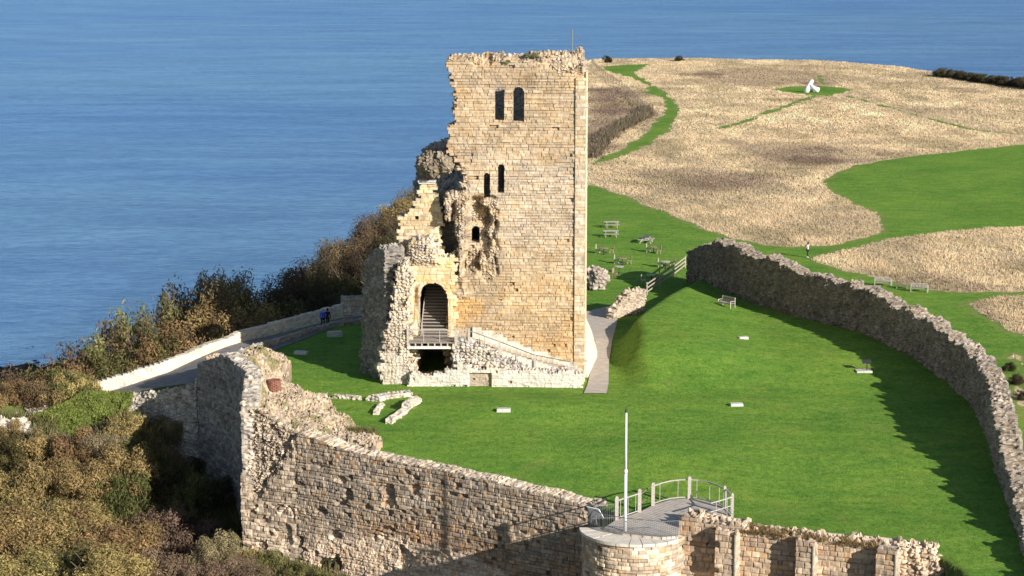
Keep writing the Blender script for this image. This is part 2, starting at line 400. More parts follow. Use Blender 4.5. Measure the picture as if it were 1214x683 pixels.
# sea ---------------------------------------------------------------
v = [(-30000, -2000, -80), (30000, -2000, -80), (30000, 50000, -80), (-30000, 50000, -80)]
me = bpy.data.meshes.new('sea'); me.from_pydata(v, [], [(0, 1, 2, 3)])
t = NT('sea_water'); P = t.pos()
w1 = t.noise(.22, 6, .68, t.scaled(P, (.8, 1.3, 1), rot=(0, 0, .12)), .4); w2 = t.noise(.02, 4, .6, t.scaled(P, (.45, 1.2, 1), rot=(0, 0, .15)), .6)
w3 = t.noise(.0035, 4, .6, t.scaled(P, (.35, 1.3, 1), rot=(0, 0, -.05)), .5)
w0 = t.noise(.75, 4, .7, t.scaled(P, (.45, 1.0, 1), rot=(0, 0, .1)), .3)
h = t.math('ADD', t.math('MULTIPLY_ADD', w0.outputs[0], .45, w1.outputs[0]), t.math('MULTIPLY', w2.outputs[0], 3.0))
t.bump(h, .75, 1.9)
cr = t.ramp(w2.outputs[0], [(.3, (.012, .055, .15)), (.5, (.02, .08, .21)), (.72, (.04, .115, .27))])
t.l(cr.outputs[0], t.p.inputs['Base Color'])
gl = t.n('ShaderNodeBsdfGlossy'); gl.inputs['Roughness'].default_value = .26
gc = t.ramp(w3.outputs[0], [(.35, (.46, .69, 1.0)), (.65, (.54, .77, 1.0))]); gr = t.ramp(w2.outputs[0], [(.3, (.84, .87, .92)), (.7, (1.1, 1.08, 1.04))]); gq = t.ramp(w1.outputs[0], [(.32, (.80, .84, .91)), (.68, (1.16, 1.12, 1.07))])  # light and dark of the wave slopes painted into the reflection tint
t.l(t.mix(t.mix(gc.outputs[0], gr.outputs[0], 1.0, 'MULTIPLY'), gq.outputs[0], 1.0, 'MULTIPLY'), gl.inputs['Color'])
bmp = t.p.inputs['Normal'].links[0].from_node; t.l(bmp.outputs[0], gl.inputs['Normal'])
mx = t.n('ShaderNodeMixShader'); mx.inputs[0].default_value = .86
t.l(t.p.outputs[0], mx.inputs[1]); t.l(gl.outputs[0], mx.inputs[2]); t.l(mx.outputs[0], t.out.inputs[0])
SEA = t.done(.4, .2)
tag(link('sea', me, SEA), kind='structure')

# rocky foreshore at the foot of the slope --------------------------
fx, fy = np.meshgrid(np.arange(-190, -60, 1.2), np.arange(455, 560, 1.2), indexing='ij')
edge = 512 + .42 * (fx + 131) * -1 + 14 * fbm(fx / 16, fy / 16, 0, 41, 4)
hz = -80.4 + 3.2 * sstep(14, -22, fy - edge) + 1.6 * sstep(20, -5, fy - edge) * fbm(fx / 3.2, fy / 5, 0, 44, 4) + .5 * vnoise(fx / 1.5, fy / 2, 0, 45)
ids = np.arange(fx.size).reshape(fx.shape)
q = np.stack([ids[:-1, :-1], ids[1:, :-1], ids[1:, 1:], ids[:-1, 1:]], -1).reshape(-1, 4)
pale = sstep(18, 34, edge - fy + 8 * fbm(fx / 6, fy / 6, 0, 47, 3)).ravel()[:, None]
cc = np.array([.05, .04, .038]) * (1 - pale) + np.array([.30, .23, .18]) * pale
cc = cc * (1 + .5 * fbm(fx / 3, fy / 3, 0, 49, 3).ravel()[:, None])
tag(link('foreshore', mesh_from('foreshore', np.stack([fx.ravel(), fy.ravel(), hz.ravel()], 1), [q], np.clip(cc, .01, 1)), STONE), kind='structure')

# draped sheets ------------------------------------------------------
def ribbon(name, left, right, mat, lift=.03, n=80, seg=8):
    def res(P):
        P = np.array(P, float); L = np.concatenate([[0], np.cumsum(np.hypot(*np.diff(P[:, :2], axis=0).T))]); s = np.linspace(0, L[-1], n)
        return np.stack([np.interp(s, L, P[:, 0]), np.interp(s, L, P[:, 1])], 1)
    a, b = res(left), res(right); tt = np.linspace(0, 1, seg + 1)
    XY = a[:, None, :] * (1 - tt[None, :, None]) + b[:, None, :] * tt[None, :, None]
    fl = XY.reshape(-1, 2); zz = zfun(fl[:, 0], fl[:, 1]) + lift
    ids = np.arange(len(fl)).reshape(n, seg + 1)
    q = np.stack([ids[:-1, :-1], ids[1:, :-1], ids[1:, 1:], ids[:-1, 1:]], -1).reshape(-1, 4)
    return tag(link(name, mesh_from(name, np.column_stack([fl, zz]), [q], None, True), mat), kind='structure')
ROAD_L = [(-36.6, 159.9), (-35.4, 160.4), (-28.6, 162.3), (-23.3, 170.6), (-15, 181.2), (-8, 186)]
ROAD_R = [(-37.2, 157.8), (-36, 157.8), (-30, 157.2), (-25.0, 154.8), (-21.6, 164), (-15.6, 177.7), (-8, 180.5)]
ribbon('road', ROAD_R, ROAD_L, ASPH, .06)
PATH_L = G([(693, 467), (715, 456), (718, 430), (722, 406), (711, 394), (700, 382), (694, 372)])
PATH_L = [(p[0], p[1]) for p in PATH_L]
ribbon('path', G([(692, 467), (697, 455), (702, 430), (706, 405), (699, 392), (694, 383), (690, 371)]), G([(719, 467), (721.5, 455), (722, 430), (725.5, 406), (731, 385), (733, 372), (728, 362)]), PAVE, .06)
# ------------------------------------------------------------------ masonry
def masonry(u, v, seed, ch=(.2, .34), L=(.3, .62)):
    """coursed stones with uneven lengths: edge distance, two random numbers and centre of the stone at (u, v)"""
    rg = np.random.RandomState(seed)
    hb = np.cumsum(rg.uniform(ch[0], ch[1], 400)); hb = np.concatenate([[0], hb]) - 20.0
    v = v + .035 * vnoise(u / 1.7, v / 1.1, 0, seed + 5)
    row = np.clip(np.searchsorted(hb, v) - 1, 0, 399)
    Lr = rg.uniform(L[0], L[1], 400)[row]; off = rg.uniform(0, 50, 400)[row]
    x = (u + off) / Lr
    i = np.floor(x); b = i + .42 * (hsh(row, i, 0, seed) - .5)
    i = np.where(x < b, i - 1, i); b0 = i + .42 * (hsh(row, i, 0, seed) - .5)
    b1 = i + 1 + .42 * (hsh(row, i + 1, 0, seed) - .5)
    nxt = x >= b1; i = np.where(nxt, i + 1, i); b0 = np.where(nxt, b1, b0); b1 = np.where(nxt, i + 1 + .42 * (hsh(row, i + 1, 0, seed) - .5), b1)
    du = np.minimum(x - b0, b1 - x) * Lr; dv = np.minimum(v - hb[row], hb[row + 1] - v)
    return dict(e=np.minimum(du, dv), r1=hsh(row, i, 1, seed), r2=hsh(row, i, 2, seed), r3=hsh(row, i, 3, seed), uc=(b0 + b1) / 2 * Lr - off, vc=(hb[row] + hb[row + 1]) / 2)
PAL_KEEP = [(.55, .445, .315), (.52, .405, .27), (.58, .49, .37), (.48, .385, .27), (.52, .365, .205), (.46, .395, .32), (.61, .53, .43), (.56, .465, .35), (.60, .51, .42), (.50, .37, .235)]
PAL_KEEP = [tuple(.5 * v + .5 * m for v, m in zip(c, (.535, .435, .315))) for c in PAL_KEEP]
PAL_GREY = [(.36, .31, .25), (.32, .27, .22), (.42, .36, .29), (.29, .25, .21), (.46, .39, .31), (.38, .28, .19), (.34, .30, .26)]
PAL_RUB = [(.40, .35, .29), (.34, .30, .26), (.50, .44, .37), (.28, .25, .22), (.44, .39, .34), (.38, .32, .25)]
PAL_PALE = [(.64, .56, .46), (.58, .50, .40), (.70, .62, .52), (.54, .47, .39), (.60, .50, .37)]
def pick(pal, r):
    p = np.array(pal); return p[np.clip((r * len(p)).astype(int), 0, len(p) - 1)]
def wall_path(pts, res, smooth=0.0):
    P = np.array([p[:2] for p in pts], float)
    L = np.concatenate([[0], np.cumsum(np.hypot(*np.diff(P, axis=0).T))]); n = max(2, int(round(L[-1] / res)) + 1)
    s = np.linspace(0, L[-1], n); Q = np.stack([np.interp(s, L, P[:, 0]), np.interp(s, L, P[:, 1])], 1)
    if smooth > 0:
        k = int(smooth / res); pad = np.concatenate([np.repeat(Q[:1], k, 0) + (Q[0] - Q[1]) * np.arange(k, 0, -1)[:, None], Q, np.repeat(Q[-1:], k, 0) + (Q[-1] - Q[-2]) * np.arange(1, k + 1)[:, None]])
        ker = np.hanning(2 * k + 3)[1:-1]; ker /= ker.sum()
        Q = np.stack([np.convolve(pad[:, c], ker, 'valid') for c in (0, 1)], 1)
    T = np.gradient(Q, axis=0); T /= np.linalg.norm(T, axis=1)[:, None]
    return s, Q, np.stack([T[:, 1], -T[:, 0]], 1)
def slab(name, pts, z0, z1, inside, mat=None, parent=None, thick=1.0, res=.08, seed=1, pal=PAL_KEEP, tint=None, holes=None, recess=None, rubble=0.0, relief=.05, gap=.05, missing=.0, smooth=0.0,
         ch=(.2, .34), L=(.3, .62), rpal=PAL_RUB, rsize=.38, rough_edge=.13, layers=None, mortar=.62, lumps=.06, topnoise=None, cellwise=False):
    """a wall standing along a path: real stones in relief on its front, a rubble core on its broken edges"""
    s, Q, N = wall_path(pts, res, smooth); nz = int(round((z1 - z0) / res)) + 1; zs = np.linspace(z0, z1, nz)
    U, Zg = np.meshgrid(s, zs, indexing='ij'); nu = len(s)
    m = masonry(U, Zg, seed, ch, L)
    uc = (U[:-1, :-1] + U[1:, 1:]) / 2; zc = (Zg[:-1, :-1] + Zg[1:, 1:]) / 2
    mc = masonry(uc, zc, seed, ch, L)
    if cellwise: su, sv = uc + cellwise * .12 * vnoise(uc / .5, zc / .5, 0, seed), zc + cellwise * .15 * vnoise(uc / .45, zc / .45, 3, seed)
    else: su, sv = mc['uc'], mc['vc'] + .0 * uc
    M = inside(su, sv)
    if holes is not None: M &= ~holes(uc, zc)
    rb = rubble(U, Zg) if callable(rubble) else np.full(U.shape, float(rubble))
    XX = Q[:, None, 0] + 0 * U; YY = Q[:, None, 1] + 0 * U
    f1, f2, rid = cell3(XX / rsize, YY / rsize, Zg / (rsize * .72), seed + 50)
    f1b, f2b, ridb = cell3(XX / (rsize * 2.3), YY / (rsize * 2.3), Zg / (rsize * 1.9), seed + 60)
    stone = np.clip((f2 - f1) * 2.2, 0, 1)
    d_ash = (m['r1'] - .5) * 2 * relief - gap * (1 - sstep(.0, .045, m['e'])) + .02 * vnoise(U / .2, Zg / .2, 0, seed + 3)
    miss = (m['r2'] < missing * (1 + 1.4 * vnoise(U / 3, Zg / 2.2, 0, seed + 8))) & (m['e'] > .0)
    d_ash = d_ash - np.where(miss, .22, 0)
    d_rub = .20 * stone * (.5 + rid) - .18 + .28 * (ridb - .5)
    d = d_ash * (1 - rb) + d_rub * rb + lumps * fbm(U / 2.4, Zg / 2.4, 0, seed + 9, 3)
    if recess is not None: d = d - recess(U, Zg)
    FV = np.stack([XX + N[:, None, 0] * d, YY + N[:, None, 1] * d, Zg], -1).reshape(-1, 3)
    th = thick(U, Zg) if callable(thick) else np.full(U.shape, float(thick))
    db = -th + .1 * fbm(U / .8, Zg / .8, 0, seed + 19, 3)
    BV = np.stack([XX + N[:, None, 0] * db, YY + N[:, None, 1] * db, Zg], -1).reshape(-1, 3)
    cs = pick(pal, m['r3']) * (.86 + .28 * m['r1'])[..., None]
    cs = cs * (mortar + (1 - mortar) * sstep(.0, .04, m['e']))[..., None]
    cr = pick(rpal, rid) * (.8 + .4 * ridb)[..., None] * (.6 + .4 * np.clip(stone * 2, 0, 1))[..., None]
    C = cs * (1 - rb[..., None]) + cr * rb[..., None]
    if tint is not None: C = C * tint(U, Zg)
    C = C.reshape(-1, 3)
    ids = np.arange(nu * nz).reshape(nu, nz); nF = nu * nz
    a, b, c_, d_ = ids[:-1, :-1], ids[1:, :-1], ids[1:, 1:], ids[:-1, 1:]
    quads = [np.stack([a[M], b[M], c_[M], d_[M]], 1), np.stack([d_[M], c_[M], b[M], a[M]], 1) + nF]
    Mp = np.pad(M, 1); E = []
    E.append(np.stack([a, b], -1)[M & ~Mp[1:-1, :-2]]); E.append(np.stack([b, c_], -1)[M & ~Mp[2:, 1:-1]])
    E.append(np.stack([c_, d_], -1)[M & ~Mp[1:-1, 2:]]); E.append(np.stack([d_, a], -1)[M & ~Mp[:-2, 1:-1]])
    E = np.concatenate(E)
    K = layers or max(1, int(round(float(np.mean(th)) / .22)))
    uv = np.unique(E); pos = np.full(nF, -1); pos[uv] = np.arange(len(uv))
    rings = [uv]; VV = [FV, BV]; CC = [C, C * 0 + np.mean(np.array(rpal), 0)]; base = 2 * nF
    # outward direction of the broken edge at each rim vertex
    out = np.zeros((nF, 2))
    pu = [(0, -1), (1, 0), (0, 1), (-1, 0)]
    Es = [np.stack([a, b], -1)[M & ~Mp[1:-1, :-2]], np.stack([b, c_], -1)[M & ~Mp[2:, 1:-1]], np.stack([c_, d_], -1)[M & ~Mp[1:-1, 2:]], np.stack([d_, a], -1)[M & ~Mp[:-2, 1:-1]]]
    for e, w in zip(Es, pu):
        np.add.at(out, e[:, 0], w); np.add.at(out, e[:, 1], w)
    ou = out[uv]; ou /= np.maximum(1, np.linalg.norm(ou, axis=1))[:, None]
    rimk = 1.0
    if holes is not None:
        uu, zv = U.ravel()[uv], Zg.ravel()[uv]; near = np.zeros(len(uv), bool)
        for ox in (-.12, 0, .12):
            for oz in (-.12, 0, .12): near |= holes(uu + ox, zv + oz)
        rimk = np.where(near, .12, 1.0)
    iu = uv // nz; Tn = np.stack([-N[iu, 1], N[iu, 0]], 1)
    for k in range(1, K):
        f = k / K; p = FV[uv] * (1 - f) + BV[uv] * f
        g1, g2, gid = cell3(p[:, 0] / rsize, p[:, 1] / rsize, p[:, 2] / rsize, seed + 70)
        hgt = (rough_edge * rimk) * (1.6 * np.clip((g2 - g1) * 2, 0, 1) * (.4 + gid) - .5) + rough_edge * rimk * 1.2 * fbm(p[:, 0] / 1.3, p[:, 1] / 1.3, p[:, 2] / 1.3, seed + 77, 3)
        if topnoise is not None: hgt = hgt + topnoise(s[iu], f) * (ou[:, 1] > .5)
        p = p.copy(); p[:, 0] += Tn[:, 0] * ou[:, 0] * hgt; p[:, 1] += Tn[:, 1] * ou[:, 0] * hgt; p[:, 2] += ou[:, 1] * hgt
        VV.append(p); cc = pick(rpal, gid) * (.65 + .45 * np.clip((g2 - g1) * 3, 0, 1))[:, None]
        if tint is not None: cc = cc * tint(s[iu], p[:, 2])
        CC.append(cc); rings.append(base + np.arange(len(uv))); base += len(uv)
    rings.append(uv + nF)
    for k in range(K):
        r0, r1 = rings[k], rings[k + 1]
        quads.append(np.stack([r0[pos[E[:, 0]]], r1[pos[E[:, 0]]], r1[pos[E[:, 1]]], r0[pos[E[:, 1]]]], 1))
    V = np.concatenate(VV); C = np.clip(np.concatenate(CC), .01, .9); q = np.concatenate(quads)
    used, inv = np.unique(q, return_inverse=True)
    me = mesh_from(name, V[used], [inv.reshape(q.shape)], C[used])
    return link(name, me, mat or STONE, parent)
def pxpoly(P0, P1, pts): return [on_plane(P0, P1, x, y) for x, y in pts]
def poly_fn(poly, wob=0.0, seed=3):
    def f(u, z):
        if wob: u = u + wob * vnoise(u / 1.1, z / .8, 0, seed); z = z + wob * vnoise(u / .9, z / .9, 7, seed + 1)
        return inpoly(u, z, poly)
    return f
def blob(name, c, r, mat=None, parent=None, seed=1, res=.12, pal=PAL_RUB, rs=.42, amp=.2, tint=None, zmin=-1e9):
    """a lump of rubble masonry: stones set in a rounded, uneven mass"""
    n = int(max(r) * 3.4 / res); th = np.linspace(0, math.pi, n // 2 + 2); ph = np.linspace(0, 2 * math.pi, n, endpoint=False)
    T, Ph = np.meshgrid(th, ph, indexing='ij')
    dx, dy, dz = np.sin(T) * np.cos(Ph), np.sin(T) * np.sin(Ph), np.cos(T)
    k = 1 + .3 * fbm(dx * 1.6, dy * 1.6, dz * 1.6, seed, 3)
    x, y, z = dx * r[0] * k, dy * r[1] * k, dz * r[2] * k
    f1, f2, rid = cell3((x + c[0]) / rs, (y + c[1]) / rs, (z + c[2]) / rs, seed + 4)
    e = amp * (np.clip((f2 - f1) * 2, 0, 1) * (.5 + rid) - .4)
    x += dx * e; y += dy * e; z += dz * e
    col = pick(pal, rid) * (.62 + .5 * np.clip((f2 - f1) * 2.5, 0, 1))[..., None]
    ids = np.arange(T.size).reshape(T.shape); j = np.roll(np.arange(n), -1)
    q = np.stack([ids[:-1], ids[1:], ids[1:][:, j], ids[:-1][:, j]], -1).reshape(-1, 4)
    V = np.stack([x + c[0], y + c[1], np.maximum(z + c[2], zmin)], -1).reshape(-1, 3)
    return link(name, mesh_from(name, V, [q], np.clip(col.reshape(-1, 3), .01, .9)), mat or STONE, parent)

PAL_SHADED = [(.27, .235, .20), (.22, .195, .17), (.33, .29, .25), (.19, .17, .15), (.30, .255, .205), (.38, .34, .30)]  # stone colours darkened for walls that lie in shade
# ================================================================== the keep
YAW = rad(2.5)
RV = np.array([math.cos(YAW), -math.sin(YAW)]); BV_ = np.array([math.sin(YAW), math.cos(YAW)])
K0 = np.array([5.62, 156.6])                       # front right corner
def kp(u, d): return K0 + RV * u + BV_ * d
def kuz(px, py, d=0.0):                            # photo pixel -> (u, z) on the plane d metres behind the front; u = 0 at the right corner
    P0 = kp(-20, d); P1 = kp(0, d); u, z = on_plane(P0, P1, px, py); return u - 20, z
keep = empty('castle_keep', (0, 157, 0), 0, 'tall roofless ochre stone tower, its left side broken away, with paired arched windows', 'castle tower')
U0 = -13.0
def kpoly(pts, d=0.0): return [(kuz(x, y, d)[0] - U0, kuz(x, y, d)[1]) for x, y in pts]
body = kpoly([(531, 66), (545, 67), (575, 66), (600, 65), (628, 67), (645, 65), (652, 63), (700, 62.5), (700, 480), (530, 480), (530, 400), (533, 330), (543, 312), (545, 300), (545, 276), (541, 264), (531, 262), (532, 252), (529, 236), (537, 230), (548, 228), (549, 205), (547, 194), (540, 186), (530, 181), (532, 170), (534, 160), (538, 149), (540, 138), (539, 112), (534, 102), (531, 90)])
def arch(x0, x1, yt, yb, d=0.0):
    xm = (x0 + x1) / 2; r = (x1 - x0) / 2
    return kpoly([(x0, yb), (x0, yt + r)] + [(xm - r * math.cos(a), yt + r - r * math.sin(a)) for a in np.linspace(.3, math.pi - .3, 7)] + [(x1, yt + r), (x1, yb)], d)
wins = [arch(587, 598, 104, 143), arch(608, 621.5, 103, 144.5), arch(573.3, 581.3, 205, 235.6), arch(590.5, 597.8, 194.5, 229), arch(558, 568.3, 270.5, 290)]
def win_holes(u, z):
    m = np.zeros(u.shape, bool)
    for w in wins: m |= inpoly(u, z, w)
    return m
REC = kpoly([(534, 240), (560, 235), (588, 236), (588, 327), (576, 332), (566, 322), (556, 326), (535, 335)])
COLM = kpoly([(541, 238), (556, 236), (553, 262), (552, 300), (549, 336), (556, 352), (545, 350), (541, 310), (537, 268)])
STUB = kpoly([(572, 236), (590, 234), (588, 250), (586, 275), (588, 300), (588, 336), (570, 334), (570, 312), (578, 300), (580, 262)])
WREC = kpoly([(553, 266), (573, 266), (573, 298), (553, 298)])
def sd_wob(poly, u, z, a=.25, s=5): return sdpoly(u + a * vnoise(u / .7, z / .5, 0, s), z + a * vnoise(u / .6, z / .6, 4, s), poly)
SILL = kuz(600, 68)[1]
def k_recess(u, z):
    r = 1.0 * sstep(.25, -.45, sd_wob(REC, u, z))
    r = r * (1 - .95 * sstep(.2, -.25, sd_wob(COLM, u, z)))
    r = r * (1 - .9 * sstep(.15, -.2, sd_wob(STUB, u, z, .35, 9)))
    r = r - .35 * sstep(.2, -.4, sd_wob(COLM, u, z, .3, 12))
    # crumbling wall head: the face leans back into rubble near the top
    h = .75 + .4 * vnoise(u / 1.2, 0, 0, 77) + 1.0 * sstep(9.0, 11.6, u)
    r = r + 1.1 * sstep(SILL - h * .75, SILL + .5, z + .25 * vnoise(u / .6, z / .5, 0, 78))
    return r
def k_rub(u, z):
    a = sstep(.3, -.2, sd_wob(REC, u, z, .3, 21)) * .95
    a = a * (1 - .85 * sstep(.2, -.2, sdpoly(u, z, WREC)))
    h = .6 + .4 * vnoise(u / 1.2, 0, 0, 77) + 1.1 * sstep(9.2, 11.6, u)
    a = np.maximum(a, sstep(SILL - h, SILL - h + .35, z + .2 * vnoise(u / .5, z / .4, 0, 79)))
    left = np.interp(z, [p[1] for p in LEFT], [p[0] for p in LEFT])
    a = np.maximum(a, .8 * sstep(.9, .2, u - left + .5 * vnoise(u / .8, z / .8, 0, 80)) * (z < 17))
    return a
LEFT = sorted(kpoly([(531, 68), (539, 115), (538, 149), (531, 180), (549, 200), (549, 228), (532, 236), (530, 268), (530, 480)]), key=lambda p: p[1])
def k_tint(u, z):
    lo = sstep(11.5, 3, z); mid = sstep(9, 13, z) * sstep(20, 16, z); top = sstep(16.5, 19.5, z)
    och = np.clip(.5 + .9 * fbm(u / 2.6, z / 1.4, 0, 91, 3), 0, 1)
    c = np.ones(np.shape(u) + (3,))
    c = c * (1 + (np.array([1.06, .95, .76]) - 1) * (lo * (.35 + .65 * och))[..., None])
    c = c * (1 + (np.array([1.10, 1.12, 1.2]) - 1) * (mid * (1 - .6 * och))[..., None])
    c = c * (1 + (np.array([1.0, .96, .91]) - 1) * top[..., None])
    st = sstep(.2, .5, fbm(u / 1.5, z / 3.0, 0, 93, 3))
    c = c * (1 - (.16 * st * sstep(13, 20, z))[..., None])
    oz = sstep(2.2, 1.0, np.hypot((u - 3.6) / 1.0, (z - 5.6) / .55)) * .7
    pt = sstep(.0, .35, fbm(u / 2.6, z / 1.5, 0, 96, 4))[..., None] * .38
    c = c * (1 + (np.array([1.03, .87, .64]) - 1) * pt)
    gp = sstep(.05, .4, fbm(u / 1.6, z / 2.4, 0, 97, 4))[..., None] * .8
    c = c * (1 + (np.array([.84, .85, .88]) - 1) * gp)
    wx = np.clip(1 + .16 * fbm(u / 1.2, z / 1.2, 0, 95, 4), .6, 1.3)
    return np.array([.87, .825, .77]) * c * (1 + (np.array([1.0, .78, .42]) - 1) * oz[..., None]) * wx[..., None]
slab('front_wall', [kp(U0, 0), kp(0, 0)], -.5, 27.0, poly_fn(body, .12, 4), None, keep, thick=2.5, res=.075, seed=11, pal=PAL_KEEP, tint=k_tint, holes=win_holes, recess=k_recess, rubble=k_rub, relief=.028, gap=.05, missing=.012,
     ch=(.18, .27), L=(.26, .66), rpal=PAL_KEEP[:4] + PAL_PALE[:3] + PAL_RUB[:2], rsize=.27, rough_edge=.11, mortar=.62, lumps=.03,
     topnoise=lambda u, f: .16 * sstep(9.0, 10.2, u) * math.sin(min(1, f * 1.3) * math.pi) ** .6 + .12 * vnoise(u / .8, f * 2, 0, 6))
sidep = [(0, -1), (13.4, -1), (13.4, 24.2), (9, 24.6), (6, 25.0), (2, 25.3), (0, 25.6)]
slab('side_wall', [kp(0, 2.3), kp(0, 15.6)], -1, 27, poly_fn(sidep, .15, 5), None, keep, thick=2.3, res=.12, seed=12, pal=PAL_KEEP, tint=k_tint, relief=.03, missing=.01, mortar=.7)
backp = [(p[0], p[1]) for p in kpoly([(541, 60), (541, 150), (536, 165), (520, 172), (505, 176), (497, 188), (494, 205), (492, 480), (720, 480), (720, 74), (541, 74)], 16.0)]
backp = [(u + 3, z) for u, z in backp]
slab('back_wall', [kp(U0 - 3, 16), kp(-.1, 16)], -1, 26.3, poly_fn(backp, .3, 6), None, keep, thick=2.3, res=.13, seed=13, pal=PAL_SHADED, rubble=.45, relief=.05, rough_edge=.2)  # interior stone darkened so the window openings read black
slab('cross_wall', [kp(-8.7, 15.0), kp(-8.7, 6.5)], -1, 18, lambda u, z: z < 17.3 + .8 * vnoise(u / 1.2, 0, 0, 8) - 1.0 * (u > 6), None, keep, thick=1.8, res=.15, seed=14, pal=PAL_SHADED, rubble=.4, rpal=PAL_SHADED)  # same darkened stone, adding to the blackness behind the windows
slab('broken_side_wall', [kp(-12.2, 15.6), kp(-12.2, 9.6)], -1, 17, lambda u, z: z < 14.8 + .8 * vnoise(u / 1.1, 0, 0, 18) - .25 * u, None, keep, thick=2.0, res=.14, seed=15, pal=PAL_KEEP, rubble=.8, rough_edge=.25)
# clasping pilaster with slim shafts on the right corner
pil = slab('corner_pilaster', [kp(-.62, -.13), kp(.16, -.13)], -.5, 24.6, lambda u, z: (u > -1) & (z < 24.2), None, keep, thick=.5, res=.08, seed=16, pal=PAL_PALE[:3] + PAL_KEEP[:3], ch=(.24, .36), L=(.4, .8), relief=.015, gap=.02, tint=k_tint, lumps=.02)
slab('side_pilaster', [kp(.17, .55), kp(.17, 2.4)], -.5, 24.9, lambda u, z: (u > -1) & (z < 24.6), None, keep, thick=.6, res=.1, seed=17, pal=PAL_PALE[:3] + PAL_KEEP[:3], ch=(.24, .36), L=(.4, .8), relief=.015, gap=.02, lumps=.02)
mb = MB()
for u, d in ((.22, .1), (.26, .42)):
    p = kp(u, d); mb.tube([(p[0], p[1], z) for z in np.arange(-.4, 24.7, 1.0)], .075, 10)
mb_m = mat_plain('dressed_shaft_stone', (.54, .44, .29), .18, 2.5, .9, .15, .2)
mb.build('corner_shaft', mb_m, keep)
# vault stump clinging to the broken edge
vc = atD(514, 194, kp(-6, 1.6)[1])
blob('vault_stump', vc, (1.35, 1.5, 1.0), None, keep, 21, .07, [(.26, .20, .14), (.21, .17, .12), (.32, .25, .18), (.18, .15, .11)], .3, .2)
vc2 = atD(526, 207, kp(-6, 2.2)[1])
vc3 = atD(527, 191, kp(-6, 1.4)[1]); blob('vault_stump', vc3, (.85, 1.3, 1.0), None, keep, 23, .07, [(.30, .24, .17), (.26, .21, .15), (.36, .29, .21)], .3, .15)
# lightning rod
p = atD(678.5, 60, kp(-.7, 1.2)[1]); mb = MB(); mb.tube([(p[0], p[1], p[2] - .6), (p[0], p[1], p[2] + 1.7)], .05, 6); mb.build('lightning_rod', STEEL, [o for o in keep.children if o.name.startswith('front_wall')][0])
# wall-head plants
PLANT = mat_plain('dry_wall_plants', (.10, .10, .05), .5, 9, .9, .1, .3)
for (px, py, r) in ((597, 74, .26), (602, 75, .22), (640, 74, .17), (634, 66, .22), (625, 66, .2)):
    c = atD(px, py, kp(-4, -.02)[1] + .3); blob('plant_tuft', c, (r * 1.5, r, r * .8), PLANT, keep, int(px), .06, [(.09, .09, .04)], .12, .1)
# battered apron along the right side
ap = MB(); n = 18
for k in range(n):
    for k2 in (0,):
        pass
P3 = []; 
for k in range(n + 1):
    dd = .25 + 15.0 * k / n; w = (.45 + .1 * dd if dd < 8 else 1.25) if dd < 10 else 1.25 - .06 * (dd - 10); a = kp(.12, dd); b = kp(.12 + w, dd - .1); zt = min(2.2, 1.0 + .16 * dd)
    P3 += [(a[0], a[1], zt + .05 * math.sin(k)), ((a[0] * .4 + b[0] * .6), (a[1] * .4 + b[1] * .6), zt * .42), (b[0], b[1], -.25), (a[0], a[1], -.5)]
fc = []
for k in range(n):
    for j in range(4): fc.append((k * 4 + j, k * 4 + (j + 1) % 4, k * 4 + 4 + (j + 1) % 4, k * 4 + 4 + j))
fc += [(3, 2, 1, 0), (4 * n, 4 * n + 1, 4 * n + 2, 4 * n + 3)]
ap.add(P3, fc); ap.build('battered_plinth', mat_plain('pale_render', (.60, .53, .43), .12, 1.4, .95, .1, .3), keep)

# ------------------------------------------------------------------ forebuilding on the left of the keep
fore = empty('ruined_forebuilding', (-6, 155.5, 0), 0, 'broken entrance building with a round arch against the left foot of the tower', 'ruin')
fp0, fp1 = kp(-14.7, -.15), kp(-9.4, -.15)
fpoly = pxpoly(fp0, fp1, [(479, 480), (478, 330), (481, 306), (486, 292), (494, 284), (506, 281), (515, 283), (520, 292), (519, 305), (530, 306), (537, 302), (541, 310), (541, 480)])
farch = pxpoly(fp0, fp1, [(496.5, 410), (496.5, 356), (498, 346), (502, 339), (509, 335.5), (517, 335.5), (524, 339), (529, 346), (531, 354), (531, 410)])
fcave = pxpoly(fp0, fp1, [(490, 424), (489, 411), (541, 411), (541, 443), (498, 445), (495, 436)])
fheap = pxpoly(fp0, fp1, [(480, 316), (482, 302), (488, 289), (500, 280), (520, 283), (522, 312)])
fch = pxpoly(fp0, fp1, [(514, 285), (541, 270), (541, 312), (516, 313)])
fh_u = np.mean([p[0] for p in fheap])
def f_rec(u, z):
    return -.55 * sstep(.3, -.7, sd_wob(fheap, u, z, .2, 31)) - .05 * sstep(.35, .3, sdpoly(u, z, farch)) + .25 * sstep(.4, .0, np.abs(u - on_plane(fp0, fp1, 491, 350)[0])) * sstep(1.2, .3, np.abs(z - on_plane(fp0, fp1, 491, 352)[1]))
INNER_SHADE = [(.26, .20, .14), (.22, .18, .13)]  # passage stone darkened in colour to deepen its shade
OCH = [(.62, .48, .29), (.66, .50, .29), (.58, .43, .25), (.68, .56, .38), (.60, .42, .2)]
slab('arched_wall', [fp0, fp1], -.5, 13, poly_fn(fpoly, .12, 7), None, fore, thick=1.5, res=.075, seed=22, pal=OCH, holes=lambda u, z: inpoly(u, z, farch) | inpoly(u + .25 * vnoise(u / .5, z / .4, 0, 36), z + .2 * vnoise(u / .4, z / .4, 0, 37), fcave), recess=f_rec, rubble=lambda u, z: sstep(.2, -.2, sd_wob(fheap, u, z, .2, 32)),
     relief=.02, gap=.035, missing=.01, rpal=PAL_KEEP + PAL_PALE, rsize=.3, rough_edge=.16, mortar=.8)
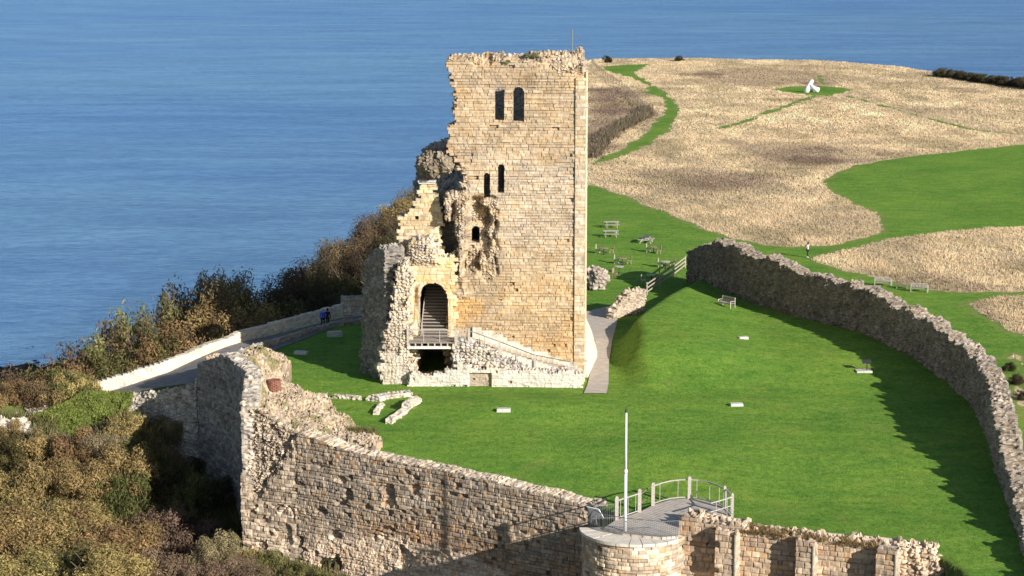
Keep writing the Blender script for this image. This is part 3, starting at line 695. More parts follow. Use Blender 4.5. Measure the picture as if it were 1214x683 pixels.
# passage walls and roof behind the arch keep it dark
slab('passage_wall', [kp(-13.9, 1.38), kp(-13.9, 9)][::-1], 0, 8.5, lambda u, z: z > -9, None, fore, thick=.6, res=.2, seed=24, pal=INNER_SHADE)
slab('passage_wall', [kp(-10.1, 1.4), kp(-10.1, 9)], 0, 8.5, lambda u, z: z > -9, None, fore, thick=.6, res=.2, seed=25, pal=INNER_SHADE)
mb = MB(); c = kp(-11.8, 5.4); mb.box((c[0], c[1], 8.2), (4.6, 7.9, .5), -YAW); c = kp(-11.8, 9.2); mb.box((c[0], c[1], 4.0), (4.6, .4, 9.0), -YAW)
mb.build('passage_vault', mat_plain('shaded_vault_stone', (.22, .18, .13), .2, 2, .95, .1, .3), fore)  # vault colour lowered as well to hold the passage dark
# rubble pier at the left front
pp0, pp1 = np.array([-11.0, 154.2]), np.array([-6.6, 154.0])
pier = pxpoly(pp0, pp1, [(449, 480), (450, 455), (453, 428), (457, 406), (462, 378), (466, 345), (470, 326), (475, 312), (480, 308), (484, 320), (483, 350), (482, 380), (484, 405), (487, 430), (490, 444), (494, 480)])
slab('rubble_pier', [pp0, pp1], -.8, 11, poly_fn(pier, .18, 9), None, fore, thick=2.7, res=.075, seed=26, pal=PAL_PALE, rubble=lambda u, z: .35 + .6 * sstep(1.0, 3.0, z), rpal=[tuple(v * .86 for v in c) for c in PAL_PALE] + PAL_KEEP[:3], rsize=.3, rough_edge=.22, lumps=.12)
# shaded flank of the forebuilding
qp0, qp1 = np.array([-13.3, 160.3]), np.array([-10.0, 155.0])
qpoly = pxpoly(qp0, qp1, [(426, 470), (428, 400), (428, 325), (434, 305), (440, 298), (448, 294), (458, 296), (466, 300), (470, 312), (472, 335), (474, 470)])
slab('flank_wall', [qp0, qp1], -1, 13, poly_fn(qpoly, .25, 10), None, fore, thick=1.7, res=.09, seed=27, pal=PAL_SHADED, rubble=.7, rsize=.26, rough_edge=.2, rpal=PAL_SHADED, lumps=.15)  # darkened palette deepens the shade on this flank
# low white-ish base wall
lp0, lp1 = np.array([-8.3, 153.35]), np.array([5.75, 153.0])
lpoly = pxpoly(lp0, lp1, [(484, 480), (485, 442), (505, 446), (522, 443), (537, 438), (545, 430), (556, 434), (570, 437), (585, 436), (620, 440), (650, 441), (692, 442), (692.5, 480)])
lrec = pxpoly(lp0, lp1, [(556, 480), (556, 443), (582, 443), (582, 480)])
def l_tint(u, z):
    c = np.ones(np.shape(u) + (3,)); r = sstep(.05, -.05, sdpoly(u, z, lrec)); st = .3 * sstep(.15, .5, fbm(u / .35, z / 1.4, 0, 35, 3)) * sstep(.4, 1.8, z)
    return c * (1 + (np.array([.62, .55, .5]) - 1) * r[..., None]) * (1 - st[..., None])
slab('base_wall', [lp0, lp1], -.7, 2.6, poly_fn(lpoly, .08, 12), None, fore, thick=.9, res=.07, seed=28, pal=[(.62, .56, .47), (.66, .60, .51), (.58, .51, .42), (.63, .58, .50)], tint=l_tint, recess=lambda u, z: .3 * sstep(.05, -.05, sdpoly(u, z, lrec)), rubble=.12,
     relief=.02, gap=.02, missing=.02, rough_edge=.1, mortar=.85, ch=(.16, .26), L=(.25, .5), rpal=PAL_PALE, rsize=.26)
# rubble core under the stair
rp0, rp1 = np.array([-4.7, 153.9]), np.array([5.3, 153.6])
rpoly = pxpoly(rp0, rp1, [(536.5, 480), (537, 409), (545, 407), (556, 407), (565, 411), (580, 415), (592, 421), (604, 428), (616, 433), (630, 437), (650, 441), (692, 446), (692, 480)])
slab('rubble_core', [rp0, rp1], -.5, 4.4, poly_fn(rpoly, .12, 13), None, fore, thick=1.6, res=.065, seed=29, pal=PAL_PALE, rubble=1.0, rpal=[(.53, .48, .43), (.48, .42, .36), (.58, .54, .50), (.42, .37, .31), (.50, .43, .35)], rsize=.34, rough_edge=.15, lumps=.15)
# the stone stair ramp between rubble and tower, stepping up to the left
mb = MB()
for k in range(22):
    f = k / 21; u = -.05 - 8.7 * f; z = .75 + 2.55 * f; a = kp(u, -1.25); mb.box((a[0], a[1], z / 2 - .25), (.46, 2.1, z + .5), -YAW)
mb.build('stair_ramp', mat_plain('worn_cream_stone', (.62, .54, .43), .15, 3, .95, .1, .4), fore)
slab('ramp_lining', [kp(-8.8, -.22), kp(.05, -.22)], 0, 4.6, lambda u, z: z < 4.3 - .40 * u + .1 * vnoise(u / .3, 0, 0, 4), None, fore, thick=.2, res=.08, seed=33, pal=[(.62, .55, .44), (.66, .58, .46), (.58, .5, .4)], relief=.01, gap=.01, mortar=.9)
# vault shell seen in the notch
nb = atD(523, 292, kp(-6, .6)[1])

# ------------------------------------------------------------------ timber access deck, stair and rails
walk = empty('timber_walkway', (-6, 155, 0), 0, 'grey timber deck with stair and railing leading into the round arch', 'walkway')
ZD = 3.42; YD0, YD1 = 154.0, 156.35
def XD(px, Y): return (px - CX) * Y / F * 1.0166
xl, xr = XD(482, YD0), XD(556, YD0); xm = XD(540, YD0)
mb = MB()
for k in range(16):
    y = YD0 + (YD1 - YD0) * (k + .5) / 16; mb.box(((xl + xr) / 2, y, ZD), (xr - xl, (YD1 - YD0) / 16 - .012, .05))
WALKW = mat_wood('brown_grey_timber', (.31, .265, .225))
mb.build('deck', WALKW, walk)
for k in range(8):
    x = xl + .15 + (xm - xl - .3) * k / 7; mb = MB(); mb.box((x, (YD0 + YD1) / 2, ZD - .16), (.1, YD1 - YD0 - .05, .24)); mb.build('joist', OAK, walk)
mb = MB(); mb.box(((xl + xm) / 2, YD0 + .06, ZD - .37), (xm - xl, .18, .2)); mb.build('beam', WHITE if False else mat_wood('pale_beam', (.62, .58, .52)), walk)
mb = MB()
for k in range(22):
    f = k / 21; p = kp(-11.8, -.6 + 7.0 * f); mb.box((p[0], p[1], ZD + .1 + 4.2 * f), (2.34, .34, .06), -YAW); mb.box((p[0], p[1] + .17, ZD + .0 + 4.2 * f), (2.2, .03, .2), -YAW)
mb.build('stair_flight', WALKW, walk)
RP = [(xl + .05, YD0 + .05, ZD), (xm, YD0 + .02, ZD), (xr - .02, YD0 + .05, ZD)]
for i, p in enumerate(RP):
    mb = MB(); w = .19 if i else .15; mb.box((p[0], p[1], p[2] + .45), (w, w, 1.35)); mb.box((p[0], p[1], p[2] + 1.15), (w * 1.1, w * 1.1, .05), taper=.4); mb.build('post', OAK, walk)
def rail(a, b, name='rail', nb=3, mat=None, h=1.05, par=None, wire=True):
    mb = MB(); a = Vector(a); b = Vector(b); mb.bar(a + Vector((0, 0, h)), b + Vector((0, 0, h)), .09, .08)
    for k in range(1, nb + 1):
        q = a.lerp(b, k / (nb + 1)); mb.bar(q, q + Vector((0, 0, h)), .04)
    if wire:
        for hh in (.25, .5, .75): mb.bar(a + Vector((0, 0, hh)), b + Vector((0, 0, hh)), .016)
    return mb.build(name, mat or STEEL, par or walk)
rail(RP[0], RP[1], nb=2, mat=OAK); rail(RP[1], RP[2], nb=7, mat=OAK)
SP = []
for px, py, z in ((578, 413, 3.0), (592, 420, 2.55), (634, 436, 1.75), (677, 444, .95), (681, 445, .9)):
    q = atD(px, py, 154.4); SP.append((q[0], 154.4, q[2] + .02))
for p in SP[1:]:
    mb = MB(); mb.box((p[0], p[1], p[2] + .5), (.17, .17, 1.15)); mb.build('post', OAK, walk)
rail(RP[2], SP[1], nb=1, wire=False, h=1.0); rail(SP[1], SP[2], nb=1, wire=False, h=1.0); rail(SP[2], SP[3], nb=1, wire=False, h=1.0)
mb = MB(); p = kp(-12.85, -.4); mb.box((p[0], p[1], ZD + .55), (.1, .1, 1.1)); p2 = kp(-12.85, 2.2); mb.bar((p[0], p[1], ZD + 1.05), (p2[0], p2[1], ZD + 2.6), .07); mb.build('handrail', OAK, walk)

# ------------------------------------------------------------------ stepped stone house behind the arch
house = empty('stepped_stone_house', (-7.5, 160, 0), 0, 'ochre stone house with stepped gable and chimney behind the broken side of the tower', 'house')
hp0, hp1 = kp(-15.3, 1.35), kp(-9.3, 1.35)
hpoly = pxpoly(hp0, hp1, [(470.5, 322), (471, 262), (472.5, 258), (481, 258), (481, 247), (489, 247), (489, 236), (497, 236), (497, 232), (523, 232), (525, 300), (525, 322)])
hw = pxpoly(hp0, hp1, [(491.5, 256), (496, 256), (496, 261), (491.5, 261)])
HP = [(.58, .43, .25), (.62, .47, .28), (.52, .38, .22), (.66, .53, .35), (.48, .36, .24)]
gw = slab('gable_wall', [hp0, hp1], 1, 15, poly_fn(hpoly, 0), None, house, thick=2.0, res=.075, seed=41, pal=HP, holes=lambda u, z: inpoly(u, z, hw), relief=.02, gap=.03, rough_edge=.03, ch=(.2, .3), L=(.3, .6))
cb0, cb1 = kp(-11.9, 3.4), kp(-9.2, 3.4)
slab('cavity_wall', [cb0, cb1], 6, 17, poly_fn(pxpoly(cb0, cb1, [(522, 330), (522, 228), (552, 228), (552, 330)]), .1), None, keep, thick=.8, res=.1, seed=43, pal=PAL_SHADED + HP[:2], relief=.03, rubble=.3)
cp_ = pxpoly(hp0, hp1, [(497.5, 232), (497.5, 216), (515, 216), (515, 232)])
chm = slab('chimney', [hp0 + np.array([0, .0]), hp1], 12, 16.5, poly_fn(cp_, 0), None, house, thick=.9, res=.075, seed=42, pal=HP, relief=.015, rough_edge=.03)
cx, cz = on_plane(hp0, hp1, 506.3, 215.6); tdir = (np.array(hp1) - np.array(hp0)) / np.linalg.norm(np.array(hp1) - np.array(hp0)); cpt = np.array(hp0) + tdir * cx
mb = MB(); mb.box((cpt[0], cpt[1] + .45, cz + .05), (1.42, 1.1, .16), -YAW); mb.box((cpt[0], cpt[1] + .45, cz - .12), (1.3, 1.02, .1), -YAW); mb.build('chimney_cap', CONC, chm)
for dx in (-.28, .12):
    mb = MB(); mb.tube([(cpt[0] + dx, cpt[1] + .45, cz + .1), (cpt[0] + dx, cpt[1] + .45, cz + .35), (cpt[0] + dx, cpt[1] + .45, cz + .42)], [.13, .11, .15], 10); mb.build('chimney_pot', TERRA, chm)
mb = MB(); w_ = on_plane(hp0, hp1, 494, 258.6); wp = np.array(hp0) + tdir * w_[0]; mb.box((wp[0], wp[1] + .35, w_[1]), (.36, .05, .4), -YAW); mb.build('window_pane', mat_plain('dark_glass', (.03, .035, .04), .1, 3, .1, .5, 0), gw)
# ================================================================== curtain walls
def top_fn(us, zs, amp=.2, seed=5, u0=-1e9, u1=1e9):
    return lambda u, z: (z < np.interp(u, us, zs) + amp * vnoise(u / .9, 0, 0, seed) + amp * vnoise(u / .3, 0, 0, seed + 1) * .5) & (u > u0) & (u < u1)
def path_len(P):
    P = np.array(P, float)[:, :2]; return np.concatenate([[0], np.cumsum(np.hypot(*np.diff(P, axis=0).T))])
# long wall on the right ------------------------------------------------
LW = path_len(WALL_R)
hts = np.array([3.0, 4.4, 4.4, 4.3, 4.0, 3.8, 3.6, 3.7, 3.6, 3.0, 1.8, .9, .5])
gz = np.array([z1(p[0] - .5, p[1] - .3) for p in WALL_R])
def rw_tint(u, z):
    c = np.ones(np.shape(u) + (3,)); w = sstep(20, 45, u) * .25; g = .5 + .5 * fbm(u / 3, z / 1.5, 0, 61, 3)
    return c * (1 + w[..., None]) * (.70 + .26 * g)[..., None] * np.array([1.07, 1.0, .92])  # tint lowered further, painting deeper shade onto the inner face
rw = slab('curtain_wall', WALL_R, -1, 7, top_fn(LW, gz + hts, .35, 62, .05), None, None, thick=1.5, res=.1, seed=61, pal=PAL_SHADED, rubble=lambda u, z: .72 + 0 * u, rpal=PAL_SHADED, rsize=.25, rough_edge=.15, smooth=2.2, relief=.05, lumps=.12, missing=.03, tint=rw_tint, cellwise=True)
tag(rw, 'long curving rubble wall running down the right side of the lawn, inner face in shade', 'wall')

# front wall ---------------------------------------------------------------
TA, TB, TC = at(283, 478, 3.0)[:2], at(352, 515, 1.2)[:2], at(691, 600, -.5)[:2]
top1 = pxpoly(TB, TC, [(352, 513), (375, 521), (400, 530), (440, 541), (500, 553), (560, 566), (620, 580), (670, 592), (692, 599)]) + [(24.6, -.5)]
white = pxpoly(TB, TC, [(335, 652), (400, 634), (455, 634), (500, 642), (545, 654), (575, 668), (600, 684), (600, 760), (300, 760)])
def w_tint(u, z):
    c = np.ones(np.shape(u) + (3,)); r = sstep(.25, -.25, sd_wob(white, u, z, .4, 71))
    st = np.clip(.5 + .9 * fbm(u / 2.2, z / 1.2, 0, 72, 3), 0, 1); low = sstep(-2, -5.5, z) * sstep(2, 12, u)
    c = c * (1 + (np.array([1.22, .95, .74]) - 1) * (low * st * (1 - r))[..., None])
    hl = sstep(.25, .5, fbm(u / .9, z / .7, 0, 73, 2))
    return c * (1 + (np.array([1.55, 1.5, 1.46]) - 1) * r[..., None]) * (1 + .25 * hl[..., None]) * np.array([.98, .90, .82])
def w_rec(u, z):      # weathered pockets
    n = fbm(u / 1.1, z / .8, 0, 74, 3); return .3 * sstep(.24, .36, n) * sstep(16, 6, u) * sstep(-.3, -1.2, z)
fw = empty('front_curtain_wall', (-5, 130, -8), 0, 'weathered grey stone wall below the lawn between rubble tower and round bastion', 'wall')
slab('wall', [TB, TC, TC + (TC - TB) / np.linalg.norm(TC - TB) * 1.6 + np.array([.3, .9])], -15, 2.5, top_fn([p[0] for p in top1], [p[1] for p in top1], .05, 75), None, fw, thick=1.5, cellwise=.25, res=.065, seed=71, pal=PAL_GREY, tint=w_tint, recess=w_rec, relief=.045, gap=.055, missing=.05, rough_edge=.07, ch=(.19, .3), L=(.26, .52), lumps=.07, rpal=PAL_PALE + PAL_RUB[:2],
     rubble=lambda u, z: .2 * sstep(.25, -.25, sd_wob(white, u, z, .4, 71)), rsize=.34, mortar=.6)
# rubble tower on the left corner ---------------------------------------------
tower = empty('rubble_tower', (-17, 142, -8), 0, 'ruined stone corner tower topped with loose rubble, left side in deep shade', 'tower')
tpoly = pxpoly(TA, TB, [(270, 760), (276, 476), (284, 480), (296, 486), (310, 494), (324, 502), (338, 512), (356, 516), (356, 760)])
trub = pxpoly(TA, TB, [(260, 470), (356, 512), (338, 540), (322, 566), (306, 592), (296, 588), (288, 560), (260, 560)])
def t_rec(u, z): return .38 * sstep(.2, -.25, sd_wob(trub, u, z, .3, 81)) + .25 * sstep(.3, .45, fbm(u / .9, z / .8, 0, 82, 3)) * (z < -4)
tw_tint = lambda u, z: np.ones(np.shape(u) + (3,)) * np.array([1.07, .97, .86]) * (.8 + .25 * sstep(-3, -8, z))[..., None]
slab('front_face', [TA, TB + (TC - TB) / np.linalg.norm(TC - TB) * .3 + np.array([.05, .08])], -14, 3.5, poly_fn(tpoly, .1, 81), None, tower, thick=1.2, res=.07, seed=82, pal=PAL_GREY[:3] + PAL_PALE[:2], recess=t_rec, rubble=lambda u, z: sstep(.2, -.2, sd_wob(trub, u, z, .3, 83)), relief=.06, gap=.05, missing=.06, rsize=.22, rough_edge=.1, tint=tw_tint, rpal=PAL_RUB + PAL_PALE[:3])
LF = [(-24.8, 152.8), (-23.3, 151.0), (-21.8, 149.0), (-19.9, 144.3), (TA[0] + .1, TA[1] + .1)]
ll = path_len(LF)
slab('shaded_face', LF, -14, 4.6, top_fn(ll, [1.9, 2.8, 3.45, 3.3, 2.9], .12, 84), None, tower, thick=1.3, res=.09, seed=84, pal=PAL_SHADED, relief=.05, missing=.03, smooth=.9, rough_edge=.14, rubble=.2, rpal=PAL_RUB + PAL_PALE[:2])
def heap(name, poly, ctrl, parent, res=.1, seed=1, pal=PAL_RUB, rs=.24, amp=.1, skirt=1.1, tint=1.0, big=.2, moss=True):
    P = np.array(poly); xs = np.arange(P[:, 0].min() - .2, P[:, 0].max() + .2, res); ys = np.arange(P[:, 1].min() - .2, P[:, 1].max() + .2, res)
    x, y = np.meshgrid(xs, ys, indexing='ij'); w = 0; z = 0
    for q in ctrl:
        wi = 1 / ((x - q[0]) ** 2 + (y - q[1]) ** 2 + .3) ** 2; w = w + wi; z = z + wi * q[2]
    z = z / w
    f1, f2, rid = cell3(x / rs, y / (rs * 1.2), z / rs, seed); g1, g2, gid = cell3(x / (rs * 2.5), y / (rs * 2.5), z / rs, seed + 5)
    z = z + amp * (1.5 * np.clip((f2 - f1) * 2, 0, 1) * (.4 + rid) - .5) + big * (gid - .5) + .25 * fbm(x / 1.6, y / 1.6, 0, seed + 9, 3)
    C = pick(pal, rid) * (.62 + .45 * np.clip((f2 - f1) * 3, 0, 1))[..., None] * tint
    if moss:
        ms = sstep(.2, .4, fbm(x / 1.1, y / 1.3, 0, seed + 14, 3))[..., None] * .75
        C = C * (1 - ms) + np.array([.17, .155, .06]) * ms
    xc, yc = (x[:-1, :-1] + res / 2), (y[:-1, :-1] + res / 2)
    M = inpoly(xc + .15 * vnoise(xc / .5, yc / .5, 0, seed), yc + .15 * vnoise(xc / .5, yc / .5, 5, seed), poly)
    ids = np.arange(x.size).reshape(x.shape); n = x.size
    a, b, c, d = ids[:-1, :-1], ids[1:, :-1], ids[1:, 1:], ids[:-1, 1:]
    q = [np.stack([a[M], b[M], c[M], d[M]], 1)]
    Mp = np.pad(M, 1)
    for e, nb in ((np.stack([a, b], -1), Mp[1:-1, :-2]), (np.stack([b, c], -1), Mp[2:, 1:-1]), (np.stack([c, d], -1), Mp[1:-1, 2:]), (np.stack([d, a], -1), Mp[:-2, 1:-1])):
        e = e[M & ~nb]; q.append(np.stack([e[:, 0], e[:, 0] + n, e[:, 1] + n, e[:, 1]], 1))
    V = np.stack([x, y, z], -1).reshape(-1, 3); V2 = V.copy(); V2[:, 2] -= skirt
    V = np.concatenate([V, V2]); C = np.concatenate([C.reshape(-1, 3)] * 2); q = np.concatenate(q)
    u, inv = np.unique(q, return_inverse=True)
    return link(name, mesh_from(name, V[u], [inv.reshape(q.shape)], np.clip(C[u], .01, .9)), STONE, parent)
HC_ = [(-21.2, 149.6, 3.3), (-19.0, 145, 3.0), (-18.7, 137.0, 2.7), (-14.6, 135.0, 1.15), (-20.1, 154.5, 2.9), (-18.7, 154.8, 2.3), (-18.0, 154.6, 1.7), (-17.6, 152, .7), (-16.0, 148.7, .55), (-12.5, 142.8, .4), (-10.7, 139.2, .25), (-12.0, 133.4, .65), (-17.2, 143.5, 1.7), (-15, 140.5, 1.0), (-23.6, 152.6, 2.5), (-22.4, 155.4, 2.2)]
heap('rubble_top', [(-23.9, 152.3), (-21.3, 149), (-19.3, 144.4), (-18.6, 136.6), (-14.5, 134.9), (-12.2, 133.5), (-9.4, 132.2), (-8.9, 134.4), (-10.7, 138.6), (-12.5, 143), (-15.6, 148.9), (-17.6, 152.2), (-17.5, 154.8), (-18.6, 156.0), (-20.3, 156.2), (-22.6, 156.2), (-24.2, 154.2)], HC_, tower, res=.085, seed=91, pal=PAL_PALE + PAL_RUB[:3] + PAL_RUB[4:5], tint=np.array([.86, .76, .64]))
# bridge wall to the left, with ivy ---------------------------------------------
BW = [(-46, 156.4), (-38.5, 158.0), (-30, 156.5), (-24.9, 152.9)]
bl = path_len(BW)
bw = slab('bridge_wall', BW, -12, 2.5, top_fn(bl, [-3.6, -2.9, -1.5, .35], .2, 95), None, None, thick=1.0, res=.1, seed=95, pal=PAL_GREY[:3] + PAL_PALE[:2], relief=.06, missing=.05, smooth=.8, rough_edge=.18, rubble=.55, rpal=PAL_PALE + PAL_RUB)
tag(bw, 'rubble side wall of the bridge, between the ivy and the shaded tower', 'wall')
# far parapet ---------------------------------------------------------------------
PW = [(-36.4, 160.1), (-35.4, 160.5), (-28.6, 162.4), (-23.3, 170.8), (-15.4, 181.5)]
pl_ = path_len(PW); pz = [z1(p[0] + .5, p[1] - .6) for p in PW]
pw = slab('parapet_wall', PW, -5, 3, top_fn(pl_, np.array(pz) + np.array([.75, .85, .9, .95, 1.2]), .05, 97), None, None, thick=.55, res=.1, seed=97, cellwise=.2, pal=[(.66, .58, .46), (.62, .54, .43), (.69, .62, .5)], relief=.02, gap=.02, mortar=.85, smooth=2.0, rough_edge=.05, rubble=.15, rpal=PAL_PALE)
tag(pw, 'pale cream parapet wall along the sea side of the sloping road', 'wall')
pe = slab('wall_pier', [(-15.6, 181.2), (-13.3, 181.9)], -.5, 2.5, lambda u, z: z < 1.9 + .0 * u, None, None, thick=1.3, res=.09, seed=98, pal=PAL_PALE + PAL_KEEP[:2], relief=.02)
tag(pe, 'short block of stone wall ending the parapet behind the two walkers', 'wall')
KW = [(-25.2, 157.6), (-22.0, 166.6), (-15.9, 177.2), (-10.5, 179.6)]; kz = [z1(*p) for p in KW]
kw = slab('kerb_wall', KW, -2, 1.2, top_fn(path_len(KW), np.array(kz) + .38, .06, 99), None, None, thick=.4, res=.1, seed=99, pal=PAL_GREY, relief=.03, smooth=2, rubble=.3)
tag(kw, 'low stone kerb between the road and the shaded lawn', 'kerb')
sb = slab('stone_block', [(-45.0, 153.2), (-36.9, 152.8)], -8, 0, lambda u, z: z < np.interp(u, [0, 2, 5.2, 6.6, 7.6, 8], [-3.4, -3.2, -2.9, -3.2, -4.2, -6]) + .3 * vnoise(u / .8, 0, 0, 4), None, None, thick=1.6, res=.09, seed=101, pal=PAL_PALE, rubble=.7, rpal=PAL_PALE, rough_edge=.2, lumps=.2)
tag(sb, 'pale broken wall stump at the left edge, left of the ivy', 'ruin')

# buttressed wall at the lower right ----------------------------------------------
b0, b1 = at(805, 622, .25)[:2], at(1116, 659, 0)[:2]
QUOIN = mat_plain('brown_quoin_stone', (.40, .335, .26), .3, 3, .95, .1, .4)
btop = pxpoly(b0, b1, [(806, 612), (816, 617), (840, 620), (880, 627), (930, 634), (980, 641), (1040, 649), (1080, 650), (1098, 651), (1106, 660), (1111, 683), (1114, 760), (806, 760)])
but = empty('buttressed_wall', (17, 117, -8), 0, 'brown stone wall with three buttresses and a grassy top at the lower right', 'wall')
bt = lambda u, z: np.ones(np.shape(u) + (3,)) * np.array([1.22, 1.06, .9]) * (1 + .45 * sstep(.1, .35, fbm(u / 1.6, z / .8, 0, 103, 3)) * sstep(-.7, -1.5, z) * (u < 9))[..., None]
slab('wall', [b0, b1], -14, 1.2, poly_fn(btop, .12, 102), None, but, thick=1.7, res=.065, seed=102, pal=PAL_GREY, tint=bt, relief=.035, gap=.05, missing=.03, rough_edge=.16, ch=(.24, .36), L=(.34, .62), rubble=lambda u, z: sstep(12.7, 13.4, u + .3 * vnoise(z / .5, 0, 0, 5)) * .9, rpal=PAL_PALE + PAL_RUB, rsize=.36)
bu = (b1 - b0) / np.linalg.norm(b1 - b0); bn = np.array([bu[1], -bu[0]])
for x0, x1, dy in ((848, 873, 3), (944, 966, 4), (1039, 1064, 2)):
    u0, zt = on_plane(b0 + bn * .95, b1 + bn * .95, x0, 627 + (x0 - 848) * .125 + dy); u1 = on_plane(b0 + bn * .95, b1 + bn * .95, x1, 640)[0]
    q0, q1 = b0 + bn * .95 + bu * u0, b0 + bn * .95 + bu * u1
    slab('buttress', [q0, q1], -14, 1, lambda u, z, zt=zt: z < zt + .05, None, but, thick=1.0, res=.065, seed=int(x0), pal=PAL_GREY, tint=bt, relief=.03, gap=.05, missing=.02, rough_edge=.1, ch=(.26, .4), L=(.4, .7), layers=5)
    mb = MB(); c = q1 + bn * .02 - bu * .05; mb.tube([(c[0], c[1], -14), (c[0], c[1], zt - .1)], .085, 8); mb.build('quoin_shaft', QUOIN, but)

# round bastion, its deck and rails -------------------------------------------------
BC = np.array([7.46, 116.4]); BR = 3.2
arc = [BC + BR * np.array([math.cos(a), math.sin(a)]) for a in np.linspace(rad(176), rad(338), 40)]
bas = empty('round_bastion', (BC[0], BC[1], -8), 0, 'rounded stone bastion with pale coping, under the white flagpole', 'bastion')
bs_t = lambda u, z: np.ones(np.shape(u) + (3,)) * (np.array([1.25, 1.12, .98]) * (1 + .35 * sstep(.0, .4, fbm(u / 2, z / 1.2, 0, 106, 3)))[..., None])
slab('wall', arc, -14, .6, lambda u, z: z < -.2 - .02 * u, None, bas, thick=.9, res=.065, seed=106, pal=PAL_GREY + PAL_PALE[:2], tint=bs_t, relief=.035, gap=.045, missing=.03, ch=(.2, .3), L=(.35, .7), recess=lambda u, z: .35 * sstep(.15, .4, fbm(u / .8, z / .7, 0, 107, 3)) * sstep(-2.0, -3.0, z) * sstep(4, 6, u))
CAPM = mat_plain('pale_coping', (.62, .55, .45), .15, 2.5, .9, .15, .25)
angs = np.linspace(rad(178), rad(316), 11)
for k in range(10):
    a0, a1 = angs[k] + .008, angs[k + 1] - .008; mb = MB()
    poly = [BC + (BR + .16) * np.array([math.cos(a), math.sin(a)]) for a in np.linspace(a0, a1, 4)] + [BC + 1.55 * np.array([math.cos(a), math.sin(a)]) for a in np.linspace(a1, a0, 4)]
    mb.prism(poly, -.28, -.1 + .012 * random.random()); mb.build('coping_stone', CAPM, bas)
mb = MB(); mb.prism([BC + 1.5 * np.array([math.cos(a), math.sin(a)]) for a in np.linspace(0, 2 * math.pi, 24, endpoint=False)], -3, -.34); mb.build('bastion_core', CONC, bas)
vd = empty('viewing_deck', (11, 124, 0), 0, 'curved timber viewing platform with railings beside the flagpole', 'viewing platform')
ZV = .06
def V_(px, py, z=ZV): return at(px, py, z)
dpts = [V_(*p)[:2] for p in ((716, 626), (731, 616), (758, 607), (774, 599), (795, 592.3), (817, 591), (838, 593.5), (852, 598), (862, 604), (868, 612), (850, 617), (822, 619), (806, 624), (804, 635), (785, 637), (762, 635), (738, 632))]
mb = MB(); dn = np.array(dpts); mb.prism(list(reversed([tuple(p) for p in dpts])) if np.sum(dn[:, 0] * np.roll(dn[:, 1], -1) - dn[:, 1] * np.roll(dn[:, 0], -1)) < 0 else [tuple(p) for p in dpts], -.3, ZV)
t = NT('deck_boards'); wv = t.n('ShaderNodeTexWave'); wv.bands_direction = 'DIAGONAL'; wv.inputs['Scale'].default_value = 1.6; wv.inputs['Distortion'].default_value = 0; t.l(t.scaled(t.obj(), (1, 1, 0)), wv.inputs['Vector'])
r = t.ramp(wv.outputs[0], [(.03, (.2, .17, .14)), (.09, (.46, .40, .34)), (1, (.52, .46, .39))]); nn = t.noise(1.5, 5, .7, t.obj()); k = t.ramp(nn.outputs[0], [(.3, (.75, .75, .75)), (.7, (1.15, 1.12, 1.1))])
t.l(t.mix(r.outputs[0], k.outputs[0], 1.0, 'MULTIPLY'), t.p.inputs['Base Color'])
mb.build('deck', t.done(.85, .2), vd)
VP = {}
for nme, px, py in (('a', 731, 616), ('b', 758, 607), ('c', 774, 599), ('d', 817, 591.5), ('e', 859, 603), ('f', 868, 612)):
    VP[nme] = V_(px, py); mb = MB(); p = VP[nme]; w = .22 if nme in 'abcd' else .16
    mb.box((p[0], p[1], p[2] + .62), (w, w, 1.5)); mb.box((p[0], p[1], p[2] + 1.42), (w * 1.08, w * 1.08, .12), taper=.5); mb.build('post', OAK, vd)
def curve_rail(pts, hts, name, mat, w=.07, nb=0, mesh=True):
    mb = MB()
    for h in hts: 
        for a, b in zip(pts[:-1], pts[1:]): mb.bar((a[0], a[1], a[2] + h), (b[0], b[1], b[2] + h), w if h > .8 else w * .8)
    L = path_len([p[:2] for p in pts]); P = np.array(pts)
    for k in range(nb):
        s_ = L[-1] * (k + .5) / nb; q = [np.interp(s_, L, P[:, i]) for i in range(3)]; mb.bar((q[0], q[1], q[2] + .08), (q[0], q[1], q[2] + max(hts)), .035)
    return mb.build(name, mat, vd)
RAILM = mat_plain('pale_rail', (.36, .33, .29), .2, 6, .7, .3, .1)
arc1 = [V_(*p) for p in ((774, 599), (784, 595.3), (795, 592.6), (806, 591.4), (817, 591))]
arc2 = [V_(*p) for p in ((817, 591), (828, 591.8), (839, 594), (850, 597.8), (859, 602.5), (865, 607.5), (868, 612))]
arc3 = [V_(*p) for p in ((868, 612), (856, 616), (842, 620))]
curve_rail(arc1, (1.25, .1), 'rail', RAILM, nb=2); curve_rail(arc2, (1.25, .1), 'rail', RAILM, nb=5); curve_rail(arc3, (1.25, .7), 'rail', RAILM, nb=2)
curve_rail([VP['a'], VP['b']], (1.2, .1), 'rail', RAILM, nb=3)
sd_ = VP['c'] * .5 + VP['b'] * .5 + np.array([.2, 1.4, -.2])
curve_rail([VP['b'], sd_], (1.1, .5), 'rail', OAKD, nb=0)  # dark timber colour carries the shade on these stair rails
bal = [V_(*p) for p in ((697, 617), (702, 622), (716, 628.5), (738, 632.5), (762, 635), (785, 637), (806, 636))]
def balustrade(pts, n, name):
    mb = MB(); L = path_len([p[:2] for p in pts]); P = np.array(pts)
    for h in (.12, .98):
        for a, b in zip(pts[:-1], pts[1:]): mb.bar((a[0], a[1], a[2] + h), (b[0], b[1], b[2] + h), .035)
    for k in range(n + 1):
        s_ = L[-1] * k / n; q = [np.interp(s_, L, P[:, i]) for i in range(3)]; mb.bar((q[0], q[1], q[2]), (q[0], q[1], q[2] + 1.0), .018)
    mb.build(name, STEEL, vd)
